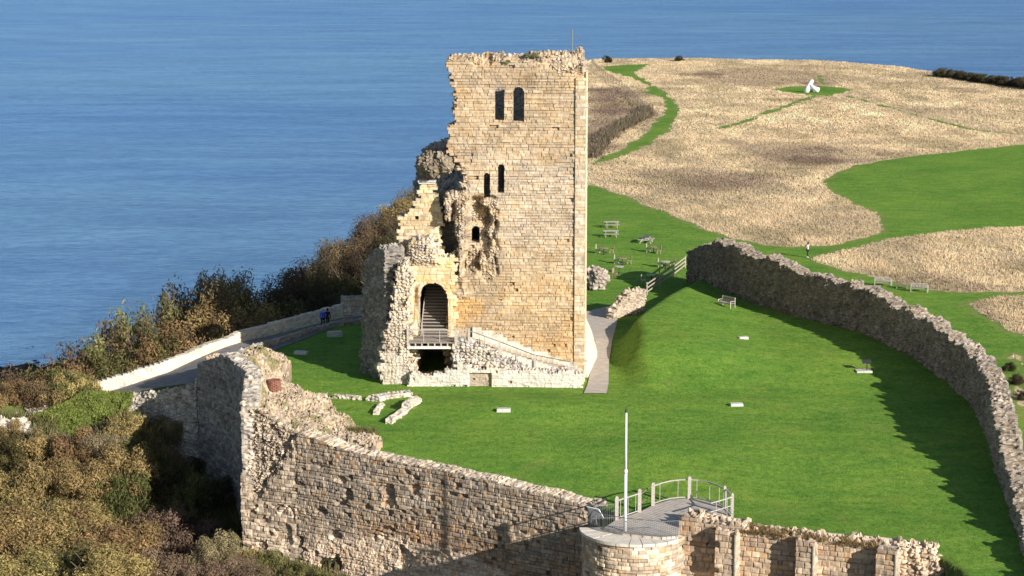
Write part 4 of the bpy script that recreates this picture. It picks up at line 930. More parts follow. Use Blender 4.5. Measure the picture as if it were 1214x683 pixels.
balustrade(bal, 54, 'balustrade'); balustrade([V_(697, 617), VP['a']], 16, 'balustrade')
# white panel
pc = V_(706, 622); pan = empty('information_panel', pc, 0, 'white tilted panel on the bastion left of the flagpole', 'sign')
mb = MB(); M_ = Matrix.Rotation(rad(52), 3, 'Z') @ Matrix.Rotation(rad(-38), 3, 'Y')
mb.box((pc[0], pc[1], pc[2] + .75), (.05, .9, .95), M=M_); mb.build('board', mat_plain('white_board', (.78, .79, .80), .04, 3, .4, .4, .02), pan)
mb = MB(); mb.bar((pc[0] + .1, pc[1] + .1, pc[2] - .1), (pc[0] + .02, pc[1] + .02, pc[2] + .62), .08); mb.build('leg', STEEL, pan)
# flagpole
fpz = V_(741, 633, -.1); fl = empty('flagpole', fpz, 0, 'bare white flagpole standing on the coping of the round bastion', 'flagpole')
mb = MB(); mb.tube([(fpz[0], fpz[1], -.1), (fpz[0], fpz[1], 3.7)], [.1, .09], 12); mb.tube([(fpz[0], fpz[1], 3.66), (fpz[0], fpz[1], 3.9)], .105, 12); mb.tube([(fpz[0], fpz[1], 3.8), (fpz[0], fpz[1], 7.4)], [.075, .055], 12); mb.build('pole', WHITE, fl, True)
mb = MB(); mb.tube([(fpz[0], fpz[1], 7.38), (fpz[0], fpz[1], 7.46), (fpz[0], fpz[1], 7.56), (fpz[0], fpz[1], 7.62)], [.04, .08, .08, .03], 10); mb.build('finial', DARKM, fl, True)

# foundations on the lawn ---------------------------------------------------------------
def low(name, px, h, th, seed, label):
    P = [at_g(*p) for p in px]; L = path_len(P); zz = [p[2] for p in P]
    return tag(slab(name, P, min(zz) - .4, max(zz) + h + .4, top_fn(L, np.array(zz) + h, .1, seed), None, None, thick=th, res=.07, seed=seed, pal=PAL_PALE, rubble=.6, rpal=PAL_PALE + PAL_RUB[:2], rsize=.3, rough_edge=.1, lumps=.05), label, 'ruin')
low('foundation_wall', [(362, 473), (385, 472.5), (420, 474.5), (449, 477)], .2, .5, 111, 'long low line of foundation stones crossing the lawn left of the tower')
low('foundation_wall', [(449, 476), (458, 474), (489, 470)], .34, .9, 112, 'short pale slab of foundation wall near the foot of the tower')
low('foundation_wall', [(466, 503), (480, 492), (491, 483), (501, 476)], .34, .6, 113, 'slanting strip of rubble foundation lying alone on the lawn')
low('foundation_wall', [(449, 492), (452, 487), (456, 481)], .2, .4, 114, 'tiny row of stones half sunk in the lawn between two foundation walls')

# rubble boulder, rubble wall, rail fence by the picnic lawn ------------------------------
c = at(708, 343, .1); tag(blob('rubble_boulder', (c[0], c[1] + 1.0, .95), (1.28, 1.2, 1.15), None, None, 121, .07, [(.42, .34, .28), (.36, .29, .24), (.48, .40, .34)], .5, .3), 'round lump of fallen masonry right of the tower', 'boulder')
r0, r1 = at(727.5, 379, .0)[:2], at(766, 349, 1.7)[:2]
rl = float(np.linalg.norm(r1 - r0))
tag(slab('rubble_wall', [r0, r1], -1, 4.2, top_fn([0, rl * .25, rl * .5, rl * .8, rl], [.6, 1.7, 2.0, 2.2, 2.3], .2, 123), None, None, thick=.9, res=.07, seed=123, pal=PAL_KEEP[:2] + PAL_RUB, rubble=.85, rpal=[(.5, .40, .29), (.44, .35, .26), (.56, .46, .35), (.38, .31, .24)], rsize=.32, rough_edge=.2), 'short stub of brown rubble wall at the end of the rail fence', 'wall')
rf = empty('rail_fence', at_g(790, 333), 0, 'three rail wooden fence climbing from rubble stub to the long curving wall', 'fence')
fpx = [(767, 350), (782, 339.5), (798, 329), (812.5, 317.5)]; FP = []
for px, py in fpx:
    p = at_g(px, py); FP.append(p); mb = MB(); mb.box((p[0], p[1], p[2] + .55), (.12, .12, 1.5)); mb.build('post', PINE, rf)
for h in (.35, .75, 1.15):
    mb = MB()
    for a, b in zip(FP[:-1], FP[1:]): mb.bar((a[0], a[1] - .08, a[2] + h), (b[0], b[1] - .08, b[2] + h), .05, .13)
    mb.build('rail', PINE, rf)
# ================================================================== plants
R_ = np.random.RandomState(5)
def cards(P, Nrm, size, col, rnd=R_, asp=.62):
    """leaf-shaped quads at P, roughly facing Nrm"""
    n = len(P); Nn = Nrm + rnd.normal(0, .55, (n, 3)); Nn /= np.linalg.norm(Nn, axis=1)[:, None]
    A = np.cross(Nn, rnd.normal(0, 1, (n, 3))); A /= np.linalg.norm(A, axis=1)[:, None]; B = np.cross(Nn, A)
    s = size[:, None]; V = np.stack([P - A * s, P + B * s * asp * .5 + A * s * .1, P + A * s, P - B * s * asp * .5 + A * s * .1], 1).reshape(-1, 3)
    q = np.arange(4 * n).reshape(n, 4); return V, q, np.repeat(col, 4, 0)
def crown(seed, pal, n=5200, lobes=22, rx=1.0, rz=1.0, leaf=.085, zs=1.0, open_=.35):
    """unit-size shrub crown of separate leaf clumps (radius about 1, base at 0)"""
    r = np.random.RandomState(seed); Ps, Ns, Cs, Ss = [], [], [], []
    cs = []
    for k in range(lobes):
        a = r.uniform(0, 2 * math.pi); e = r.uniform(0, 1) ** .8; rr = r.uniform(.3, .9)
        c = np.array([math.cos(a) * math.sqrt(1 - e * e * .9) * rr * rx, math.sin(a) * math.sqrt(1 - e * e * .9) * rr * rx, (.15 + e * rr) * rz]); cs.append((c, r.uniform(.16, .36)))
    for c, lr in cs:
        m = int(n / lobes * (lr / .31) ** 2); d = r.normal(0, 1, (m, 3)); d[:, 2] = d[:, 2] * .8 + .25; d /= np.linalg.norm(d, axis=1)[:, None]
        rad_ = lr * (r.uniform(0, 1, m) ** open_) * (1 + .35 * vnoise(d[:, 0] * 3 + seed, d[:, 1] * 3, d[:, 2] * 3, seed))
        p = c + d * rad_[:, None]; p[:, 2] = np.maximum(p[:, 2], .02)
        base = pick(pal, np.clip(r.uniform(0, 1, m) * .55 + r.uniform(0, .45), 0, .999)); base = base * r.uniform(.86, 1.14, (m, 1)) * (.72 + .55 * hsh(len(Ps), seed, 0, 9))
        Ps.append(p); Ns.append(d); Cs.append(base); Ss.append(leaf * r.uniform(.6, 1.3, m))
    P = np.concatenate(Ps); rr = np.percentile(np.hypot(P[:, 0], P[:, 1]), 99); P = P * np.array([1 / rr, 1 / rr, zs / np.percentile(P[:, 2], 99.85)])
    V, q, C = cards(P, np.concatenate(Ns), np.concatenate(Ss), np.concatenate(Cs), r)
    V[:, 2] /= zs if zs != 1.0 else 1.0
    return mesh_from('foliage', V, [q], np.clip(C, .005, .8))
def stems(seed, n=9, rz=1.0, up=.85):
    r = np.random.RandomState(seed); mb = MB()
    for k in range(n):
        a = r.uniform(0, 6.28); b = r.uniform(.3, .75); h = r.uniform(.6, 1.0) * up * rz
        mb.tube([(0, 0, -.15), (math.cos(a) * b * .35, math.sin(a) * b * .35, h * .45), (math.cos(a + .3) * b, math.sin(a + .3) * b, h)], [.03, .022, .006], 5, False)
        mb.tube([(math.cos(a) * b * .35, math.sin(a) * b * .35, h * .45), (math.cos(a - .6) * b * .9, math.sin(a - .6) * b * .9, h * 1.02)], [.016, .004], 4, False)
    me = bpy.data.meshes.new('stem'); me.from_pydata(mb.v, [], mb.f); me.update(); me.materials.append(BARK); return me
GOLD = [(.34, .235, .10), (.40, .28, .12), (.26, .18, .075), (.30, .225, .085), (.35, .23, .10), (.19, .155, .06), (.14, .12, .045)]
RUST = [(.17, .115, .06), (.21, .14, .07), (.13, .095, .05), (.15, .12, .055), (.19, .13, .08)]
OLIVE = [(.13, .12, .04), (.17, .15, .055), (.10, .105, .035), (.21, .16, .06), (.12, .13, .04)]
GREEN = [(.085, .11, .03), (.12, .14, .045), (.07, .09, .025), (.15, .145, .05)]
HEATH = [(.24, .17, .11), (.20, .14, .09), (.28, .20, .12), (.17, .13, .07), (.15, .14, .06)]
DARK = [(.07, .055, .03), (.09, .065, .035), (.055, .05, .025), (.06, .065, .03)]
KINDS = {'golden brown': (GOLD, .05), 'rust brown': (RUST, .045), 'olive green': (OLIVE, .045), 'bright green': (GREEN, .05), 'grey brown heathery': (HEATH, .036), 'dark brown': (DARK, .042)}
CR = {}
for i, (k, (pal, lf)) in enumerate(KINDS.items()):
    CR[k] = []
    for j in range(3 if k in ('golden brown', 'rust brown', 'olive green') else 2):
        me = crown(300 + i * 10 + j, pal, 13000 if k != 'grey brown heathery' else 17000, 26 + 5 * j, 1.0, 1.0, lf); me.materials.append(LEAF); CR[k].append((me, stems(400 + i * 10 + j)))
def ordinal(n):
    return ['first', 'second', 'third', 'fourth', 'fifth', 'sixth', 'seventh', 'eighth', 'ninth', 'tenth', 'eleventh', 'twelfth', 'thirteenth', 'fourteenth', 'fifteenth', 'sixteenth', 'seventeenth', 'eighteenth', 'nineteenth', 'twentieth', 'twenty first', 'twenty second', 'twenty third', 'twenty fourth', 'twenty fifth', 'twenty sixth'][n]
TALL = {}
for i, k in enumerate(('golden brown', 'rust brown', 'olive green', 'dark brown')):
    pal, lf = KINDS[k]; TALL[k] = []
    for j in range(2):
        me = crown(500 + i * 10 + j, pal, 17000, 34 + 6 * j, 1.0, 1.0, lf * .85, 1.4); me.materials.append(LEAF); TALL[k].append((me, stems(600 + i * 10 + j, 12, 1.0, .9)))
def shrub(kind, p, r, h, k, label, cat, group, name='shrub'):
    src = TALL if (h > 3.2 and kind in TALL) else CR
    me, st = src[kind][k % len(src[kind])]
    root = empty(name, p, R_.uniform(0, 6.28), label, cat, group); root.scale = (r, r, h)
    a = bpy.data.objects.new('foliage', me); COL.objects.link(a); a.parent = root
    b = bpy.data.objects.new('stem', st); COL.objects.link(b); b.parent = root
    return root
def shrub_row(items, fmt, group, cat='shrub', name='shrub', flat=False):
    """items: photo column, photo row of the top, distance, kind[, width factor]"""
    items = sorted(items, key=lambda t: t[0])
    for i, it in enumerate(items):
        px, pt, D, kind = it[:4]; wf = it[4] if len(it) > 4 else .55
        q = atD(px, pt, D); zg = z1(q[0], q[1]); h = max(1.0, q[2] - zg + .3); r = max(wf * h, 1.1)
        r = min(4.2, max(r, .7 * h))
        shrub(kind, (q[0], q[1], zg - .3), r, h, i, fmt.format(kind=kind, nth=ordinal(i)), cat, group, name)
shrub_row([(8, 446, 168, 'rust brown'), (30, 440, 172, 'rust brown'), (52, 430, 172, 'olive green'), (74, 424, 171, 'golden brown'), (98, 406, 174, 'rust brown'), (120, 394, 174, 'olive green'), (140, 378, 178, 'rust brown'), (162, 364, 180, 'olive green'), (186, 354, 182, 'olive green'), (206, 344, 185, 'rust brown'),
           (228, 338, 186, 'rust brown'), (250, 330, 188, 'olive green'), (270, 326, 187, 'rust brown'), (286, 334, 184, 'golden brown'), (268, 322, 183, 'rust brown'), (244, 334, 182, 'rust brown')],
          '{kind} bush, {nth} from left in the tall row beyond the pale parapet', 'tall bushes beyond the parapet', 'bush')
shrub_row([(60, 448, 166, 'golden brown', .7), (110, 432, 168, 'golden brown', .7), (140, 418, 170, 'olive green', .7), (172, 398, 173, 'golden brown', .6), (200, 390, 174, 'olive green', .6), (228, 380, 175, 'golden brown', .6), (252, 366, 178, 'golden brown', .6), (274, 356, 179, 'golden brown', .6)],
          '{kind} bush, {nth} from left in the lower row behind the parapet', 'lower bushes behind the parapet', 'bush')
shrub_row([(4, 456, 158.6, 'golden brown', .85), (24, 452, 159, 'golden brown', .85), (44, 450, 159, 'rust brown', .85), (62, 444, 159.5, 'golden brown', .85), (80, 438, 160, 'olive green', .85), (95, 440, 160.2, 'golden brown', .7)],
          '{kind} bush, {nth} from left, hiding the road end above the ivy', 'bushes above the ivy', 'bush')
shrub_row([(306, 342, 192, 'dark brown'), (330, 330, 198, 'dark brown'), (352, 318, 203, 'rust brown'), (376, 303, 208, 'dark brown'), (400, 286, 213, 'rust brown'), (420, 274, 218, 'rust brown'), (440, 258, 224, 'rust brown'), (458, 246, 230, 'rust brown'), (476, 234, 236, 'golden brown'), (492, 224, 242, 'rust brown'), (505, 220, 248, 'rust brown')],
          '{kind} bush, {nth} from left along the slope skyline beside the tower', 'bushes on the slope left of the tower', 'bush')
shrub_row([(304, 362, 187, 'dark brown'), (326, 356, 190, 'olive green'), (348, 347, 193, 'dark brown'), (370, 335, 196, 'dark brown'), (392, 322, 199, 'olive green'), (414, 308, 204, 'dark brown'), (436, 292, 210, 'dark brown'), (456, 278, 216, 'dark brown'), (474, 262, 222, 'dark brown'), (420, 335, 196, 'olive green'), (400, 346, 193, 'dark brown')],
          '{kind} shaded bush, {nth} from left in the row behind the road', 'shaded bushes behind the road', 'bush')
def ditch_row(items, fmt, group):
    items = sorted(items, key=lambda t: t[0])
    for i, (px, py, h, kind, wf) in enumerate(items):
        p = at_g(px, py); h = h * 1.3; shrub(kind, (p[0], p[1], p[2] - .25), h * wf * 1.05, h, i, fmt.format(kind=kind, nth=ordinal(i)), 'shrub', group)
ditch_row([(14, 545, 2.0, 'olive green', .9), (52, 540, 1.8, 'golden brown', .9), (88, 545, 2.0, 'golden brown', .9), (150, 515, 1.5, 'golden brown', .9), (182, 512, 1.7, 'golden brown', .9), (206, 520, 2.0, 'grey brown heathery', .8), (126, 545, 1.8, 'grey brown heathery', .9), (165, 545, 1.6, 'olive green', .9), (238, 545, 1.8, 'dark brown', .9), (10, 520, 1.4, 'golden brown', .9)],
          '{kind} shrub, {nth} from left in the ditch row below the ivy', 'back row of ditch shrubs')
ditch_row([(18, 600, 2.6, 'golden brown', .85), (58, 590, 2.4, 'golden brown', .85), (100, 590, 2.5, 'golden brown', .85), (139, 612, 3.0, 'bright green', .62), (150, 590, 3.4, 'golden brown', .6), (190, 590, 2.2, 'dark brown', .85), (222, 600, 2.0, 'olive green', .85), (256, 600, 1.8, 'dark brown', .85)],
          '{kind} shrub, {nth} from left in the middle ditch row', 'middle row of ditch shrubs')
ditch_row([(8, 668, 3.2, 'golden brown', .8), (48, 655, 3.2, 'golden brown', .8), (90, 640, 2.6, 'golden brown', .85), (118, 672, 3.4, 'golden brown', .75), (160, 676, 3.2, 'golden brown', .75), (196, 656, 3.0, 'grey brown heathery', .8), (226, 668, 2.8, 'grey brown heathery', .8), (206, 632, 2.2, 'grey brown heathery', .85), (262, 668, 1.8, 'grey brown heathery', .9)],
          '{kind} shrub, {nth} from left in the foreground ditch row', 'foreground ditch shrubs')
ditch_row([(30, 705, 2.6, 'golden brown', .85), (78, 700, 2.8, 'olive green', .85), (128, 712, 3.0, 'golden brown', .8), (190, 706, 2.4, 'grey brown heathery', .9), (240, 700, 1.8, 'grey brown heathery', .9), (290, 690, 1.6, 'grey brown heathery', .9), (320, 678, 1.2, 'olive green', .9), (350, 690, 1.2, 'olive green', .9), (385, 695, 1.1, 'olive green', .9)],
          '{kind} shrub cut by the bottom edge, {nth} from the left', 'shrubs along the bottom edge')
# far bushes on the cliff edge
for px, pt, D, w, lab in ((720, 64.5, 528, .9, 'dark wind bent bush on the far cliff edge, nearer the tower'), (806, 65, 533, .9, 'dark small bush on the far cliff edge, right of the green path')):
    q = atD(px, pt, D); zg = z1(q[0], q[1]); shrub('dark brown', (q[0], q[1], zg - .2), 1.5, max(1.5, q[2] - zg), int(px), lab, 'bush', 'lone cliff edge bushes', 'bush')
hx = list(range(1116, 1232, 8))
for i, px in enumerate(hx):
    D = 478 - (px - 1118) * .36; q = atD(px, 84.5 + (px - 1118) * .07 + (i % 3) * .8, D); zg = z1(q[0], q[1])
    shrub('dark brown', (q[0], q[1], zg - .3), 2.3, max(2.4, q[2] - zg + .3), i, 'dark low thicket bush on the far right cliff edge, %s from the left' % ordinal(i), 'bush', 'thicket along the far cliff edge', 'bush')
for i, (px, py) in enumerate(((1196, 440), (1206, 455), (1212, 474))):
    p = at_g(px, py); shrub('dark brown', (p[0], p[1], p[2] - .1), .8, .9, i, 'small dark shrub behind the long curving wall, %s from the top' % ordinal(i), 'shrub', 'shrubs behind the curving wall')

# ivy on the bridge wall -------------------------------------------------
ipoly = [(28, 508), (36, 494), (58, 484), (82, 474), (100, 464), (122, 463), (156, 465), (157, 476), (150, 488), (132, 501), (110, 512), (84, 520), (56, 524), (30, 522)]
n = 15000; px = R_.uniform(25, 160, n * 2); py = R_.uniform(460, 526, n * 2); m = inpoly(px, py, ipoly); px, py = px[m], py[m]
P = []; 
for a, b in zip(px, py):
    D = 157.0 - .0 * a; d = ray(a, b); x0 = d[0] / d[1]
    # wall plane below the coping, bulging outward towards its foot
    P.append(d * ((157.6 - .008 * (a - 30) - (b - 465) * .045) / d[1]) + np.array([0, 0, HC]))
P = np.array(P); lump = fbm(P[:, 0] / .8, P[:, 2] / .7, 0, 7, 3)
P[:, 1] -= .55 * lump + R_.uniform(0, .3, len(P)); nn = np.tile(np.array([[.1, -.8, .5]]), (len(P), 1))
ic = pick([(.15, .19, .035), (.19, .23, .05), (.11, .155, .03), (.24, .26, .07), (.10, .14, .03)], R_.uniform(0, 1, len(P))) * (1 + .35 * lump[:, None])
V, q, C = cards(P, nn, R_.uniform(.09, .2, len(P)), ic)
tag(link('ivy', mesh_from('ivy', V, [q], np.clip(C, .01, .5)), LEAF), 'thick light green ivy covering the wall below the sloping road', 'ivy')

# grass -------------------------------------------------------------------
def blades(P, h, w, col, lean=.35, per=3, rnd=R_, bend=None):
    """tufts of narrow upright blades"""
    n = len(P); P = np.repeat(P, per, 0); h = np.repeat(h, per) * rnd.uniform(.6, 1.15, n * per); w = np.repeat(w, per); col = np.repeat(col, per, 0) * rnd.uniform(.9, 1.1, (n * per, 1))
    a = rnd.uniform(0, 6.28, n * per); d = np.stack([np.cos(a), np.sin(a), 0 * a], 1); o = rnd.normal(0, 1, (n * per, 3)) * (w[:, None] * .9); o[:, 2] = 0
    b = P + o; tip = b + d * (h * lean * rnd.uniform(.2, 1.2, n * per))[:, None] + np.array([0, 0, 1.0]) * h[:, None]
    if bend is not None: tip = tip + bend * h[:, None]
    e = rnd.uniform(0, 6.28, n * per); s = np.stack([np.cos(e), np.sin(e), 0 * e], 1) * (w / 2)[:, None]
    V = np.stack([b - s, b + s, tip + s * .35, tip - s * .35], 1).reshape(-1, 3)
    return V, np.arange(len(V)).reshape(-1, 4), np.repeat(col, 4, 0)
GRASSM = mat_leaf('dry_grass_blades', .45)
VV, QQ, CC, off = [], [], [], 0
for (y0, y1, dens, hh, ww, per) in ((160, 260, 10.0, .27, .10, 4), (260, 350, 5.5, .26, .16, 4), (350, 556, 2.6, .24, .28, 4)):
    A_ = (y1 - y0) * 190.0; n = int(A_ * dens); x = R_.uniform(-8, 182, n); y = R_.uniform(y0, y1, n)
    k = np.abs(x + 0) < (y * .32 + 8); x, y = x[k], y[k]
    s = meadow_sd(x, y); k = (s > .1 + .25 * vnoise(x / 1.5, y / 1.5, 0, 2)) & (sdpoly(x, y, HEAD) < -.5); x, y, s = x[k], y[k], s[k]
    br = brown_amt(x, y); pa = sstep(8, -8, sdpoly(x, y, PALE)); big = fbm(x / 14, y / 22, 0, 4, 4); sm = fbm(x / 2.2, y / 4, 0, 6, 3)
    z = zfun(x, y)
    c = np.array([.76, .61, .385]) * (1 + .2 * sm + .22 * big + .3 * fbm(x / 5, y / 10, 0, 16, 3))[:, None]
    c = c * (1 + (np.array([1.12, 1.1, 1.1]) - 1) * pa[:, None])
    mixb = np.clip(br + .55 * sstep(.12, .42, big) * (1 - pa), 0, 1)[:, None]; c = c * (1 - mixb) + np.array([.27, .185, .135]) * mixb
    gr = (.35 * sstep(.1, .4, fbm(x / 6, y / 9, 0, 14, 3)))[:, None]; c = c * (1 - gr) + np.array([.26, .22, .09]) * gr
    h = hh * (1 + .5 * sm) * (.75 + .25 * sstep(0, 1.5, s)) * (1 - .25 * mixb[:, 0])
    V, q, C = blades(np.stack([x, y, z - .03], 1), np.maximum(h, .2), np.full(len(x), ww) , np.clip(c, .02, .85), .45, per)
    VV.append(V); QQ.append(q + off); CC.append(C); off += len(V)
o = link('meadow_grass', mesh_from('meadow_grass', np.concatenate(VV), [np.concatenate(QQ)], np.concatenate(CC)), GRASSM); tag(o, 'tall dry straw coloured meadow grass beyond the ruins', 'grass', None, 'stuff')
# rough growth in the ditch and on the sea slope
n = 60000; x = R_.uniform(-58, 12, n); y = R_.uniform(112, 160, n); k = (sdpoly(x, y, DITCH) < -1.6) & (np.abs(x) < y * .29); x, y = x[k], y[k]
x2 = R_.uniform(-48, -8, 40000); y2 = R_.uniform(156, 250, 40000); k = (sdpoly(x2, y2, HEAD) > .3) & (sdpoly(x2, y2, HEAD) < 22); x = np.concatenate([x, x2[k]]); y = np.concatenate([y, y2[k]])
z = zfun(x, y); g = fbm(x / 3, y / 3, 0, 18, 3); c = pick(HEATH + OLIVE + GOLD[:3], np.clip(.5 + .55 * g + R_.normal(0, .12, len(x)), 0, .999))
V, q, C = blades(np.stack([x, y, z - .05], 1), R_.uniform(.35, 1.0, len(x)), np.full(len(x), .09), c, .8, 5)
tag(link('undergrowth', mesh_from('undergrowth', V, [q], np.clip(C, .01, .8)), LEAF), 'brown and olive scrub growing between the shrubs in the ditch and on the slope', 'undergrowth', None, 'stuff')
# dry grass on the wall tops
def on_top(poly_px, z, n, hgt, seed, cols, per=4):
    q = [at(*p, z)[:2] for p in poly_px]; q = np.array(q); r = np.random.RandomState(seed)
    x = r.uniform(q[:, 0].min(), q[:, 0].max(), n); y = r.uniform(q[:, 1].min(), q[:, 1].max(), n); k = inpoly(x, y, q) & (fbm(x / .7, y / .7, 0, seed, 3) > -.15); x, y = x[k], y[k]
    return blades(np.stack([x, y, 0 * x + z], 1), r.uniform(.5, 1, len(x)) * hgt, np.full(len(x), .05), pick(cols, r.uniform(0, .999, len(x))), .9, per, r)
STRAW = [(.38, .27, .12), (.30, .20, .08), (.44, .33, .16), (.22, .19, .07)]
V, q, C = on_top([(826, 621), (850, 617), (905, 626), (960, 634), (1040, 645), (1040, 649), (950, 641), (900, 634), (850, 629)], .2, 4200, .32, 3, STRAW)
tag(link('dry_grass', mesh_from('dry_grass', V, [q], C), GRASSM), 'straw coloured grass on top of the buttressed wall', 'grass', None, 'stuff')
V, q, C = on_top([(408, 520), (414, 512), (445, 512), (446, 528), (432, 533)], .1, 1500, .5, 4, [(.20, .19, .06), (.15, .17, .05), (.28, .22, .1), (.24, .16, .10)])
tag(link('rough_grass', mesh_from('rough_grass', V, [q], C), GRASSM), 'rough olive grass tuft behind the rubble tower at the lawn edge', 'grass', None, 'stuff')

# ================================================================== furniture and small things
def bench_proto():
    b = empty('bench'); mb = MB()
    L = 1.7
    for k in range(4): mb.box((0, -.24 + .14 * k, .44), (L, .11, .035))
    mb.box((0, .2, .38), (L - .1, .04, .08)); mb.box((0, -.28, .38), (L - .1, .04, .08)); mb.build('seat', OAK, b)
    mb = MB()
    for k in range(11): mb.box((-L / 2 + .12 + (L - .24) * k / 10, .29 + .03, .68), (.06, .025, .38))
    mb.box((0, .34, .9), (L, .05, .1)); mb.box((0, .29, .5), (L - .1, .04, .05)); mb.build('backrest', OAK, b)
    for s in (-1, 1):
        for y, h in ((-.28, .62), (.3, .95)):
            mb = MB(); mb.box((s * (L / 2 - .04), y, h / 2), (.075, .075, h)); mb.build('leg', OAK, b)
        mb = MB(); mb.box((s * (L / 2 - .04), -.0, .64), (.09, .68, .04)); mb.build('armrest', OAK, b)
    return b
def place(o, p, rz, label, cat, group=None):
    o.location = [float(v) for v in p]; o.rotation_euler = (0, 0, rz); return tag(o, label, cat, group)
bp = bench_proto()
BN = [((861, 364), rad(-52), 'pale wooden bench standing alone on the lawn inside the curving wall'), ((1047, 339), rad(-20) + math.pi, 'left one of two weathered benches in the long grass behind the curving wall'), ((1090, 346), rad(-20) + math.pi, 'right one of two weathered benches in the long grass behind the curving wall')]
for i, (pp, rz, lab) in enumerate(BN):
    place(bp if i == 0 else copy_tree(bp), at_g(*pp), rz, lab, 'bench', 'slatted wooden benches')
p = at_g(1069, 342); lt = empty('low_table'); mb = MB(); mb.box((0, 0, .38), (1.2, .5, .06)); mb.build('table_top', OAKD, lt)
for sx in (-.5, .5):
    mb = MB(); mb.box((sx, 0, .18), (.08, .4, .36)); mb.build('leg', OAKD, lt)
place(lt, p, rad(-20), 'dark low table between the two weathered benches', 'table')
def picnic_proto():
    t_ = empty('picnic_table'); mb = MB()
    for k in range(5): mb.box((0, -.3 + .15 * k, .74), (1.8, .135, .04))
    mb.build('table_top', OAK, t_)
    for s in (-1, 1):
        mb = MB()
        for k in range(2): mb.box((0, s * (.66 + .14 * k), .45), (1.8, .12, .04))
        mb.build('seat', OAK, t_)
    for sx in (-.62, .62):
        for s in (-1, 1):
            mb = MB(); mb.bar((sx, s * .26, .72), (sx, s * .66, 0), .05, .1); mb.build('leg', OAK, t_)
        mb = MB(); mb.bar((sx + .05, -.8, .42), (sx + .05, .8, .42), .05, .1); mb.build('crossbeam', OAK, t_)
    return t_
pt = picnic_proto()
for i, (pp, rz, lab) in enumerate((((725, 270), rad(4), 'long grey picnic table, farther of the two nearest the tower'), ((724, 281), rad(2), 'long grey picnic table, nearer of the two beside the tower'))):
    place(pt if i == 0 else copy_tree(pt), at_g(*pp), rz, lab, 'picnic table', 'long picnic tables')
c2 = copy_tree(pt)
for ch in c2.children:
    if ch.name.startswith('table_top'):
        ch.data = ch.data.copy(); ch.data.materials.clear(); ch.data.materials.append(mat_plain('slate_grey_top', (.10, .105, .12), .15, 6, .7, .3)); tag(ch, 'dark slate grey table top')
place(c2, at_g(766, 288), rad(78), 'picnic table with dark slate top seen end on, right of the long pair', 'picnic table')
def chair_proto(mat, pale):
    c = empty('garden_chair'); mb = MB(); mb.box((0, 0, .44), (.46, .46, .05)); mb.build('seat', mat, c)
    mb = MB(); mb.box((0, .23, .74), (.46, .05, .5)); mb.build('backrest', mat, c)
    for sx in (-.19, .19):
        for sy in (-.19, .19):
            mb = MB(); mb.box((sx, sy, .21), (.05, .05, .42)); mb.build('leg', mat, c)
    return c
BROWNW = mat_wood('brown_timber', (.30, .20, .14)); PALEW = mat_wood('faded_timber', (.46, .40, .34))
def rtable_proto(mat):
    t_ = empty('garden_table'); mb = MB(); mb.tube([(0, 0, .70), (0, 0, .74)], .5, 18); mb.build('table_top', mat, t_)
    mb = MB(); mb.tube([(0, 0, 0), (0, 0, .7)], .06, 8); mb.build('pedestal', DARKM, t_)
    for a in (0, 1.57, 3.14, 4.71):
        mb = MB(); mb.bar((0, 0, .06), (.38 * math.cos(a), .38 * math.sin(a), .03), .06); mb.build('foot', DARKM, t_)
    return t_
cb, cpale = chair_proto(BROWNW, 0), chair_proto(PALEW, 1); tb1 = rtable_proto(BROWNW); tb2 = rtable_proto(PALEW)
first = {id(cb): True, id(cpale): True, id(tb1): True, id(tb2): True}
def put(o, *a):
    q = o if first[id(o)] else copy_tree(o); first[id(o)] = False; return place(q, *a)
sets = [((716, 301.5), (709, 300), (725, 300.5), 0, 'just above the rubble boulder, nearest the tower'), ((738, 314), (731, 312.5), (746, 313), 0, 'second from the tower'), ((775, 300), (769, 299), (781, 301), 0, 'below the dark topped picnic table'),
        ((789, 318), (783, 317), (797, 316), 1, 'behind the fence top'), ((772, 334), (763, 337), (779, 331), 1, 'behind the fence foot')]
for (tp, c1, c2_, pale, where) in sets:
    put(tb2 if pale else tb1, at_g(*tp), 0, ('pale' if pale else 'brown') + ' round garden table ' + where, 'table', 'round garden tables')
    put(cpale, at_g(*c1), rad(80), 'faded chair left of the garden table ' + where, 'chair', 'faded garden chairs')
    put(cb, at_g(*c2_), rad(-85), 'brown chair right of the garden table ' + where, 'chair', 'brown garden chairs')
put(tb2, at_g(734, 324), 0, 'pale round table right beside the top of the rubble boulder', 'table', 'round garden tables'); put(cb, at_g(729, 329), rad(60), 'brown chair standing close against the right of the rubble boulder', 'chair', 'brown garden chairs')
# low stone blocks on the lawn
def block_proto():
    mb = MB(); mb.box((0, 0, .06), (1.0, .55, .3), taper=.94); o = mb.build('stone_slab', CONC)
    m = o.modifiers.new('bevel', 'BEVEL'); m.width = .03; m.segments = 2; return o
bk = block_proto()
for i, (pp, rz, sc, lab) in enumerate((((881, 401.5), .25, .85, 'small pale stone slab on the lawn below the lone bench'), ((873, 481), .1, 1.0, 'pale stone slab on the right half of the lawn, below the other slab'), ((597, 487.5), -.05, 1.05, 'pale stone slab on the lawn in front of the tower'), ((357, 419.5), -.3, 1.15, 'grey stone slab in the shade on the lawn beside the road'))):
    o = bk if i == 0 else bk.copy()
    if i: COL.objects.link(o)
    place(o, at_g(*pp), rz, lab, 'slab', 'stone slabs on the lawn'); o.scale = (sc, sc, sc)
ip = empty('lectern_sign'); mb = MB(); mb.box((0, 0, .02), (1.25, .8, .2)); mb.build('base_slab', CONC, ip)
mb = MB(); mb.box((.25, 0, .42), (.09, .09, .7)); mb.build('post', DARKM, ip)
mb = MB(); mb.box((.22, 0, .82), (.75, .45, .05), M=Matrix.Rotation(rad(25), 3, 'X')); mb.build('panel', DARKM, ip)
